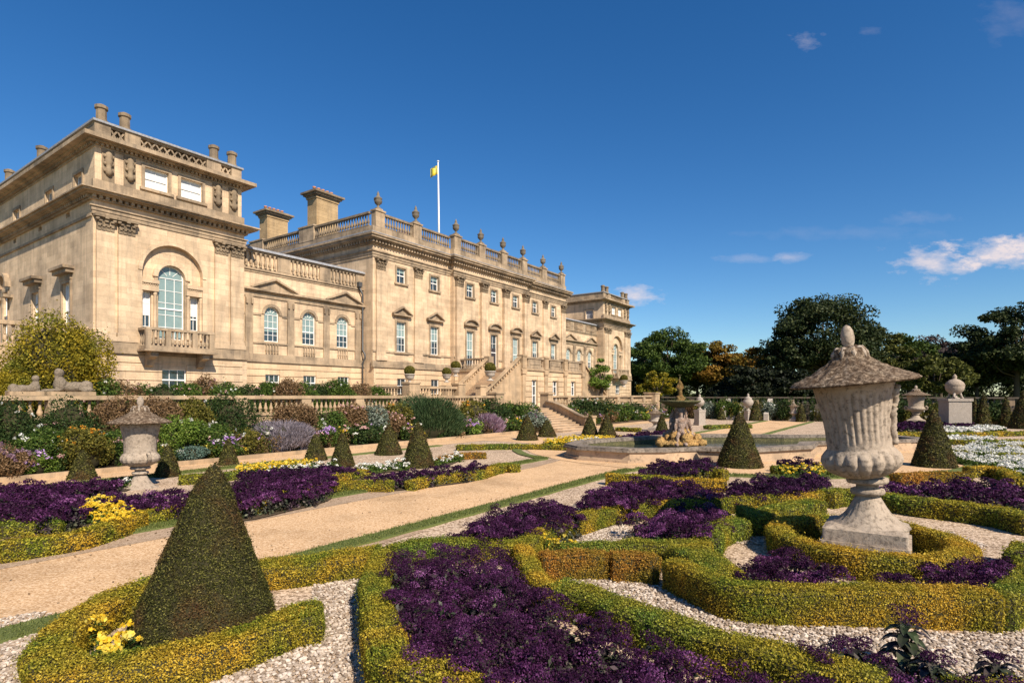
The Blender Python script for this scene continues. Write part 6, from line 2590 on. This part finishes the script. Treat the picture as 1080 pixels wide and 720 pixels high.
# ring round the nearest cone
H([(318, 640), (285, 656), (240, 671), (190, 684), (130, 697), (75, 703), (52, 690), (62, 668), (85, 648), (115, 630), (150, 617)], .42, .34, 'curved orange-topped box hedge wrapping the front of the nearest yew cone')
H([(150, 617), (215, 603), (285, 594), (345, 588), (405, 579)], .55, .34, 'straight orange box hedge running behind the nearest cone along the path')
H([(320, 636), (322, 652)], .40, .34, 'short green hedge stub closing the ring beside the pale gravel', 'boxgreen')
H([(405, 583), (398, 603), (395, 622), (399, 642), (404, 662)], .36, .40, 'yellow-green box hedge heading towards the camera left of the purple bed', 'boxgreen')
H([(404, 665), (412, 686), (440, 703), (480, 718), (530, 740)], .42, .40, 'bright yellow box hedge at the bottom edge before the near purple bed')
H([(415, 577), (440, 572), (470, 570), (510, 570), (548, 572), (560, 566)], .42, .36, 'green box hedge between the two near purple beds', 'boxgreen')
H([(560, 566), (580, 556), (605, 546), (635, 538), (668, 532), (692, 530)], .36, .36, 'curving olive hedge sweeping right above the small gravel triangle')
H([(692, 530), (720, 528), (756, 526), (800, 524), (840, 522), (870, 519)], .36, .36, 'long low hedge from the purple beds towards the large urn')
H([(552, 576), (556, 590), (563, 603), (575, 614), (590, 621)], .30, .36, 'short yellow hedge bending round the bronze hedge')
H([(570, 585), (600, 583), (640, 583)], .30, .40, 'bronzed orange hedge block with a bare twiggy gap at its right', 'boxorange')
H([(645, 585), (670, 585), (692, 588)], .32, .40, 'second bronzed hedge block right of the twiggy gap', 'boxorange')
H([(590, 576), (630, 574), (670, 572), (720, 572), (750, 574)], .34, .36, 'green hedge behind the bronzed blocks', 'boxgreen')
H([(710, 590), (728, 598), (745, 606), (766, 614), (800, 619), (850, 620), (900, 620), (960, 621), (1010, 623), (1050, 627)], .36, .44, 'long golden-brown box hedge in front of the urn bed at the right', 'box')
H([(1050, 627), (1066, 622), (1082, 610), (1095, 600)], .36, .42, 'green corner of hedge at the right edge', 'boxgreen')
H([(720, 576), (738, 584), (752, 594), (764, 604)], .62, .38, 'broad green hedge corner joining the golden hedge', 'boxgreen')
H([(745, 566), (752, 556), (766, 550), (782, 548)], .50, .38, 'square-ended yellow-green hedge block in front of the dark hollow', 'boxgreen')
H([(590, 616), (620, 624), (655, 638), (700, 652), (750, 668), (810, 684), (870, 700), (930, 718)], .44, .38, 'green and yellow hedge running to the bottom edge beside the pale gravel', 'boxgreen')
H([(870, 519), (890, 517), (925, 520), (965, 526), (1010, 531), (1050, 536), (1090, 545)], .48, .40, 'dark green hedge behind the large urn', 'boxgreen')
H([(800, 540), (820, 536), (845, 530), (862, 528)], .5, .36, 'leafy green hedge left of the urn plinth', 'boxgreen')
H([(800, 546), (792, 540), (785, 534)], .36, .40, 'dark hedge stub in shade left of the urn ring', 'boxgreen')
c_ = (5.66, 9.15)
pts = [(c_[0] + 1.24 * math.cos(a), c_[1] + 1.30 * math.sin(a)) for a in np.linspace(0, 2 * math.pi, 28)[:-1]]
hedge(pts, .34, .36, 'round low box hedge encircling the plinth of the large urn', 'box', closed=True)
H([(640, 500), (680, 502), (720, 505), (766, 507)], .34, .34, 'low hedge behind the middle purple bed')
H([(720, 497), (745, 495), (765, 497)], .34, .32, 'short green hedge left of the large cone', 'boxgreen')
H([(815, 492), (845, 492), (875, 492)], .40, .30, 'yellow-green hedge between the large cone and the urn', 'boxgreen')
H([(944, 500), (975, 499), (1010, 499), (1020, 500)], .40, .34, 'bronze hedge block before the cone right of the urn', 'boxorange')
H([(1020, 493), (1045, 493), (1062, 497), (1075, 505)], .40, .34, 'green hedge next to the white flowers at the right')
H([(1085, 575), (1075, 585), (1090, 595)], .4, .34, 'small green hedge piece at the right edge', 'boxgreen')
# left parterre beyond the path
H([(0, 574), (40, 568), (85, 561), (120, 551), (148, 541)], .36, .32, 'orange hedge along the far side of the path at the left edge')
H([(148, 541), (180, 536), (215, 532), (258, 536 - 5), (300, 520), (340, 513), (372, 508), (414, 508)], .36, .30, 'long hedge along the far path edge passing behind the nearest cone')
H([(-10, 553), (30, 551), (65, 549)], .34, .28, 'green inner hedge at the left edge before purple flowers', 'boxgreen')
H([(0, 528), (28, 524), (60, 522)], .34, .28, 'yellow-green strip of hedge among purple flowers at the left')
H([(190, 502), (220, 500), (250, 497)], .34, .28, 'short green hedge right of the small cone by the urn', 'boxgreen')
H([(343, 503), (365, 499), (388, 496)], .34, .26, 'yellowish hedge among the purple beds left of the broader cone')
H([(432, 508), (455, 503), (480, 500), (505, 497), (528, 490)], .34, .28, 'hedge with green patches right of the broader cone by the path', 'box')
H([(523, 491), (534, 489), (544, 490)], .50, .30, 'rounded green hedge end near the turf point', 'boxgreen')
H([(462, 483), (485, 479), (512, 478)], .34, .24, 'bronze hedge strip behind the white flowers', 'boxorange')
H([(482, 470), (520, 469), (565, 469), (600, 470)], .40, .26, 'low dark green hedge line in front of the border path', 'boxgreen')
# beyond the pool and to the right
H([(745, 449), (770, 448), (792, 448)], .6, .30, 'far green hedge left of the sandy path', 'boxgreen')
H([(938, 457), (965, 456), (1000, 457), (1040, 456), (1085, 455)], .45, .30, 'long low hedge between two rows of white flowers at the right', 'box')
H([(1010, 475), (1040, 478), (1090, 479)], .35, .36, 'hedge crossing the large white flower mass at the right', 'boxgreen')
H([(1050, 470), (1090, 470)], .3, .36, 'short hedge inside the white flowers at the right edge', 'box')
H([(1000, 464), (1040, 465), (1090, 464)], .45, .30, 'nearer low hedge before the white flowers at the right', 'boxgreen')
H([(905, 448), (935, 449), (985, 450), (1020, 448)], .6, .32, 'far hedge strip under the distant purple flowers', 'box')
H([(1020, 444), (1050, 442), (1085, 441)], .7, .32, 'far hedge under the narrow cones at the right', 'boxgreen')
H([(650, 451), (675, 452)], .4, .28, 'short hedge at the foot of the right border', 'boxgreen')
H([(838, 461), (870, 460)], .4, .3, 'dark hedge end showing left of the large urn bowl', 'boxgreen')


# ------------------------------------------------------------------ FLOWER BEDS
def bed(pts, z, lab, kind='purple', name='purple_flower_bed', **kw):
    poly = [spot(a, b, z) for a, b in pts]
    return bedding(name, poly, z, kind, lab, **kw)


PUR = dict(spacing=.33, heads=9, head_r=.105, petals=130, leafcount=150, ll=.04)
bed([(408, 600), (412, 583), (470, 575), (545, 582), (552, 608), (578, 628), (620, 642), (680, 662), (745, 684), (820, 706), (900, 735), (600, 790), (500, 740), (432, 700), (414, 655)], .42,
    'deep purple heliotropes filling the near bed at the bottom of the photo', **PUR)
bed([(470, 563), (500, 546), (535, 532), (575, 524), (604, 527), (612, 543), (590, 552), (560, 560), (515, 565)], .42, 'purple flowers beside the turf edge left of the small gravel patch', **PUR)
bed([(608, 533), (618, 518), (650, 506), (700, 508), (752, 513), (755, 523), (700, 525), (650, 532)], .42, 'purple flowers in the middle bed below the low hedge', **PUR)
bed([(668, 548), (690, 536), (730, 533), (765, 534), (760, 548), (742, 562), (700, 568), (676, 560)], .40, 'dark purple flowers in the hollow of the curving hedge', **PUR)
bed([(760, 512), (800, 503), (868, 500), (875, 513), (830, 520), (765, 522)], .40, 'purple flowers between the large cone and the urn', kind='purple2', **PUR)
bed([(775, 598), (800, 582), (820, 572), (850, 590), (900, 603), (950, 603), (1000, 588), (1090, 580), (1095, 606), (1040, 612), (950, 612), (800, 610)], .36, 'purple flowers between the urn ring and the golden hedge', **PUR)
bed([(930, 508), (985, 508), (1030, 506), (1080, 508), (1090, 532), (1040, 527), (990, 522), (930, 516)], .40, 'purple flowers right of the urn before the bronze hedge', **PUR)
bed([(760, 706), (830, 712), (900, 716), (935, 706), (985, 712), (1030, 722), (1090, 726), (1090, 800), (800, 800)], .34, 'purple flowers at the bottom right corner', **PUR)
bed([(670, 493), (700, 486), (745, 484), (760, 492), (720, 497), (680, 499)], .36, 'purple flowers left of the large cone by the pool', kind='purple2', **PUR)
bed([(815, 487), (845, 484), (866, 487), (850, 492)], .36, 'purple flowers seen left of the urn bowl near the pool', kind='purple2', **PUR)
# across the path
bed([(-10, 512), (40, 508), (85, 511), (92, 535), (60, 543), (0, 545)], .40, 'purple flower bed at the left edge beyond the path', **PUR)
bed([(130, 526), (165, 519), (205, 515), (250, 508), (330, 500), (352, 503), (345, 512), (300, 522), (255, 530), (200, 530), (150, 533)], .40, 'long purple flower bed right of the medium urn', **PUR)
bed([(100, 523), (130, 519), (165, 519), (160, 527), (130, 531), (105, 530)], .30, 'purple flowers hugging the foot of the medium urn', kind='purple2', **PUR)
bed([(85, 507), (110, 503), (128, 505), (120, 513), (90, 516)], .36, 'purple flowers just left of the medium urn', **PUR)
bed([(250, 497), (300, 493), (350, 491), (385, 493), (340, 500), (260, 504)], .36, 'purple flowers behind the long bed', kind='purple2', **PUR)
bed([(385, 500), (420, 497), (465, 493), (512, 487), (505, 494), (460, 500), (400, 505)], .36, 'purple flowers in front of the broader cone', kind='purple2', **PUR)
bed([(648, 461), (680, 456), (715, 453), (712, 459), (680, 463)], .34, 'distant purple flowers left of the fountain', kind='purple2', **PUR)
bed([(925, 446), (965, 445), (1024, 445), (1024, 449), (930, 451)], .34, 'distant dark purple band below the round vase', kind='purple2', **PUR)

YEL = dict(spacing=.26, heads=7, head_r=.045, petals=26, leafk='green', leafcount=70, ll=.028)
bed([(92, 660), (115, 648), (152, 650), (160, 668), (140, 682), (110, 682), (92, 672)], .34, 'yellow marigolds beside the nearest yew cone', kind='yellow', name='yellow_flower_bed', **{**YEL, 'head_r': .05, 'petals': 40, 'spacing': .22, 'heads': 5, 'psize': .022})
bed([(85, 527), (118, 522), (140, 540), (128, 548), (100, 543)], .34, 'yellow flowers in front of the medium urn', kind='yellow', name='yellow_flower_bed', **{**YEL, 'heads': 10})
bed([(250, 489), (300, 484), (335, 482), (325, 487), (290, 491), (252, 494)], .28, 'yellow flowers in a strip behind the purple bed', kind='yellow', name='yellow_flower_bed', **YEL)
bed([(575, 463), (600, 459), (650, 459), (690, 458), (690, 461), (640, 464), (580, 466)], .26, 'yellow flowers at the foot of the garden steps', kind='yellow', name='yellow_flower_bed', **{**YEL, 'heads': 4})
bed([(905, 484), (922, 482), (930, 488), (915, 491)], .36, 'few yellow flowers right under the urn bowl', kind='yellow', name='yellow_flower_bed', **{**YEL, 'heads': 4})
bed([(570, 563), (585, 560), (608, 565), (600, 571), (575, 570)], .32, 'small yellow flowers by the small gravel patch', kind='yellow', name='yellow_flower_bed', **{**YEL, 'heads': 5})
bed([(820, 490), (850, 488), (880, 489), (870, 494), (830, 494)], .34, 'yellow flowers by the hedge behind the large cone', kind='yellow', name='yellow_flower_bed', **{**YEL, 'heads': 3})
WH = dict(spacing=.48, heads=8, head_r=.095, petals=44, leafk='green', leafcount=200, ll=.045)
bed([(380, 488), (410, 484), (430, 484), (425, 488), (390, 491)], .28, 'white flowers between the two middle cones', kind='petalwhite', name='white_flower_bed', **WH)
bed([(455, 482), (478, 477), (486, 478), (470, 484)], .28, 'white flowers right of the broader cone', kind='petalwhite', name='white_flower_bed', **WH)
bed([(285, 493), (320, 488), (352, 486), (350, 490), (290, 496)], .26, 'thin row of white flowers behind the long purple bed', kind='petalwhite', name='white_flower_bed', **{**WH, 'heads': 5})
bed([(604, 463), (640, 461), (640, 463), (606, 466)], .26, 'small white flowers before the pool kerb', kind='petalwhite', name='white_flower_bed', **WH)
bed([(1000, 470), (1030, 466), (1090, 465), (1095, 500), (1060, 490), (1030, 484), (1005, 478)], .34, 'large mass of white flowers at the right edge', kind='petalwhite', name='white_flower_bed', **{**WH, 'heads': 8, 'head_r': .12, 'spacing': .52})
bed([(990, 450), (1030, 448), (1060, 449), (1040, 453), (995, 454)], .30, 'white flower row below the narrow cones', kind='petalwhite', name='white_flower_bed', **WH)
bed([(990, 459), (1040, 459), (1050, 461), (1000, 463)], .30, 'white flower row between the low hedges at the right', kind='petalwhite', name='white_flower_bed', **WH)
bed([(930, 441), (970, 441), (1025, 440), (1025, 442), (935, 443)], .30, 'far white flower line below the distant urn', kind='petalwhite', name='white_flower_bed', **WH)
bed([(120, 505), (135, 502), (140, 506), (125, 509)], .26, 'tuft of white flowers behind the medium urn foot', kind='petalwhite', name='white_flower_bed', **WH)


# one tall dark heliotrope standing on the gravel in front
def helio_plant(x, y, h, label, s=1.0):
    e = empty('heliotrope_plant', (x, y, 0))
    tag(e, label, 'flowering plant')
    m = MB()
    m.tube([(0, 0, 0), (.02, 0, h * .5), (0, .01, h * .92)], [.012, .010, .006], 6)
    for k in range(4):
        a = k * 1.7
        m.tube([(0.01, 0, h * .45), (.06 * math.cos(a), .06 * math.sin(a), h * .65), (.09 * math.cos(a), .09 * math.sin(a), h * .82)], [.007, .006, .004], 5)
    m.build('stem', M['helio'], e)
    V, F, T = [], [], []
    for k in range(34):
        a = k * 2.4 + random.random() * .5
        z = h * (.12 + .72 * k / 34)
        L = s * random.uniform(.13, .21) * (1.1 - .4 * k / 34)
        w = L * .24
        ax = np.array([math.cos(a), math.sin(a), 0])
        sd = np.array([-math.sin(a), math.cos(a), 0])
        base = np.array([0, 0, z]) + ax * .02
        o = len(V)
        for j, (t, ww, dz) in enumerate(((0, .15, 0), (.3, .9, .05), (.6, 1.0, .03), (.85, .6, -.03), (1, .04, -.09))):
            c = base + ax * L * t + np.array([0, 0, dz * L * 3])
            V += [c - sd * w * ww + np.array([0, 0, .012]), c, c + sd * w * ww + np.array([0, 0, .012])]
        for j in range(4):
            for q in range(2):
                F.append((o + j * 3 + q, o + j * 3 + q + 1, o + j * 3 + 4 + q, o + j * 3 + 3 + q))
                T.append(random.random())
    mesh_np('leaves', [(np.array(V), np.array(F), 0, np.array(T), True)], [M['helio']], e)
    P, Nn, TT = [], [], []
    for k in range(9):
        c = np.array([random.gauss(0, .05) * s, random.gauss(0, .05) * s, h * random.uniform(.9, 1.04)])
        d = RNG.normal(size=(110, 3)); d /= np.linalg.norm(d, axis=1)[:, None]
        d[:, 2] = np.abs(d[:, 2])
        P.append(c + d * np.array([.05, .05, .03]) * s); Nn.append(d); TT.append(RNG.random(110) * .8)
    P, Nn = np.concatenate(P), np.concatenate(Nn)
    mesh_np('flower_head', [(leaf_quads(P, Nn, .007, .8, 1.0), quads(len(P)), 0, np.concatenate(TT), False)], [M['purple']], e)
    return e


hx, hy = spot(956, 700, .1)
helio_plant(hx, hy, .56, 'single dark-leaved purple heliotrope standing against the pale gravel at the bottom right', 1.35)
hx, hy = spot(905, 712, .1)
helio_plant(hx, hy, .40, 'smaller purple heliotrope left of the single tall one at the bottom', 1.1)
hx, hy = spot(1052, 722, .1)
helio_plant(hx, hy, .34, 'low heliotrope plant near the bottom right corner', 1.1)

for (px_, py_, hh_, lab_, sc2) in [(884, 716, .42, 'bushy heliotrope plant at the end of the green and yellow hedge', 1.3), (928, 722, .34, 'low dark heliotrope between the single tall one and the hedge end', 1.2),
                                   (985, 722, .34, 'low heliotrope right of the single tall one at the bottom edge', 1.2), (860, 724, .40, 'heliotrope beside the hedge at the bottom edge of the photo', 1.2)]:
    hx, hy = spot(px_, py_, .1)
    helio_plant(hx, hy, hh_, lab_, sc2)
hedge([spot(a, b, .25) for a, b in [(1000, 718), (1035, 722), (1095, 726)]], .26, .25, 'low yellow hedge in the bottom right corner', 'box')

# ------------------------------------------------------------------ LOOSE STONES on the near gravel
ico = np.array([(0, 0, 1), (.894, 0, .447), (.276, .851, .447), (-.724, .526, .447), (-.724, -.526, .447), (.276, -.851, .447),
                (.724, .526, -.447), (-.276, .851, -.447), (-.894, 0, -.447), (-.276, -.851, -.447), (.724, -.526, -.447), (0, 0, -1)])
icf = np.array([(0, 1, 2), (0, 2, 3), (0, 3, 4), (0, 4, 5), (0, 5, 1), (1, 6, 2), (2, 7, 3), (3, 8, 4), (4, 9, 5), (5, 10, 1),
                (6, 7, 2), (7, 8, 3), (8, 9, 4), (9, 10, 5), (10, 6, 1), (11, 7, 6), (11, 8, 7), (11, 9, 8), (11, 10, 9), (11, 6, 10)])
regions = [[(330, 612), (385, 603), (372, 640), (368, 730), (180, 740), (240, 712), (325, 680)], [(-10, 655), (40, 645), (75, 650), (35, 690), (30, 740), (-10, 740)],
           [(600, 570), (655, 552), (668, 560), (650, 572), (605, 578)], [(585, 606), (640, 606), (700, 620), (760, 640), (830, 655), (900, 662), (1000, 668), (1090, 665), (1090, 735), (935, 710), (870, 692), (750, 660), (655, 630), (600, 614)],
           [(770, 562), (800, 556), (830, 560), (800, 575), (770, 572)], [(1000, 560), (1040, 575), (1030, 590), (990, 585)]]
st = []
for rg in regions:
    poly = [spot(a, b, 0) for a, b in rg]
    st += fill_poly(poly, .042)
n = min(len(st), 26000)
st = np.array(random.sample(st, n))
sc_ = RNG.uniform(.011, .028, n)
asp = np.stack([RNG.uniform(.8, 1.5, n), RNG.uniform(.7, 1.2, n), RNG.uniform(.45, .8, n)], 1)
jit = 1 + RNG.uniform(-.22, .22, (n, 12, 1))
Vs = ico[None] * jit * (sc_[:, None] * asp)[:, None, :]
an = RNG.uniform(0, 6.28, n)
ca, sa = np.cos(an)[:, None], np.sin(an)[:, None]
X_ = Vs[:, :, 0] * ca - Vs[:, :, 1] * sa
Y_ = Vs[:, :, 0] * sa + Vs[:, :, 1] * ca
Vs = np.stack([X_ + st[:, 0:1], Y_ + st[:, 1:2], Vs[:, :, 2] + .006 + RNG.uniform(0, .012, (n, 1))], 2)
Fs = (icf[None] + (np.arange(n) * 12)[:, None, None]).reshape(-1, 3)
tag(mesh_np('gravel_stones', [(Vs.reshape(-1, 3), Fs, 0, np.repeat(RNG.random(n), 20), False)], [M['stonebit']], None, (0, 6, 0)),
    'loose pale angular gravel stones between the near hedges', 'gravel', kind='stuff')

n = 900
fu_ = RNG.uniform(-6, 22, n); fv_ = np.where(RNG.random(n) < .5, 8.25 + RNG.exponential(.35, n), 11.9 - RNG.exponential(.35, n))
fv_ = np.clip(fv_, 8.2, 11.9)
FP = np.stack([DX * fu_ - DY * fv_, DY * fu_ + DX * fv_, np.full(n, .018)], 1)
tag(mesh_np('fallen_leaves', [(leaf_quads(FP, np.tile([0, 0, 1.], (n, 1)), .022, .6, 3.0), quads(n), 0, RNG.random(n), False)], [M['brownred']], None, (0, 12, 0)),
    'small fallen brown leaves scattered along the path edges', 'leaves', kind='stuff')
# fallen leaf litter and weeds on turf and gravel edges are left to the materials
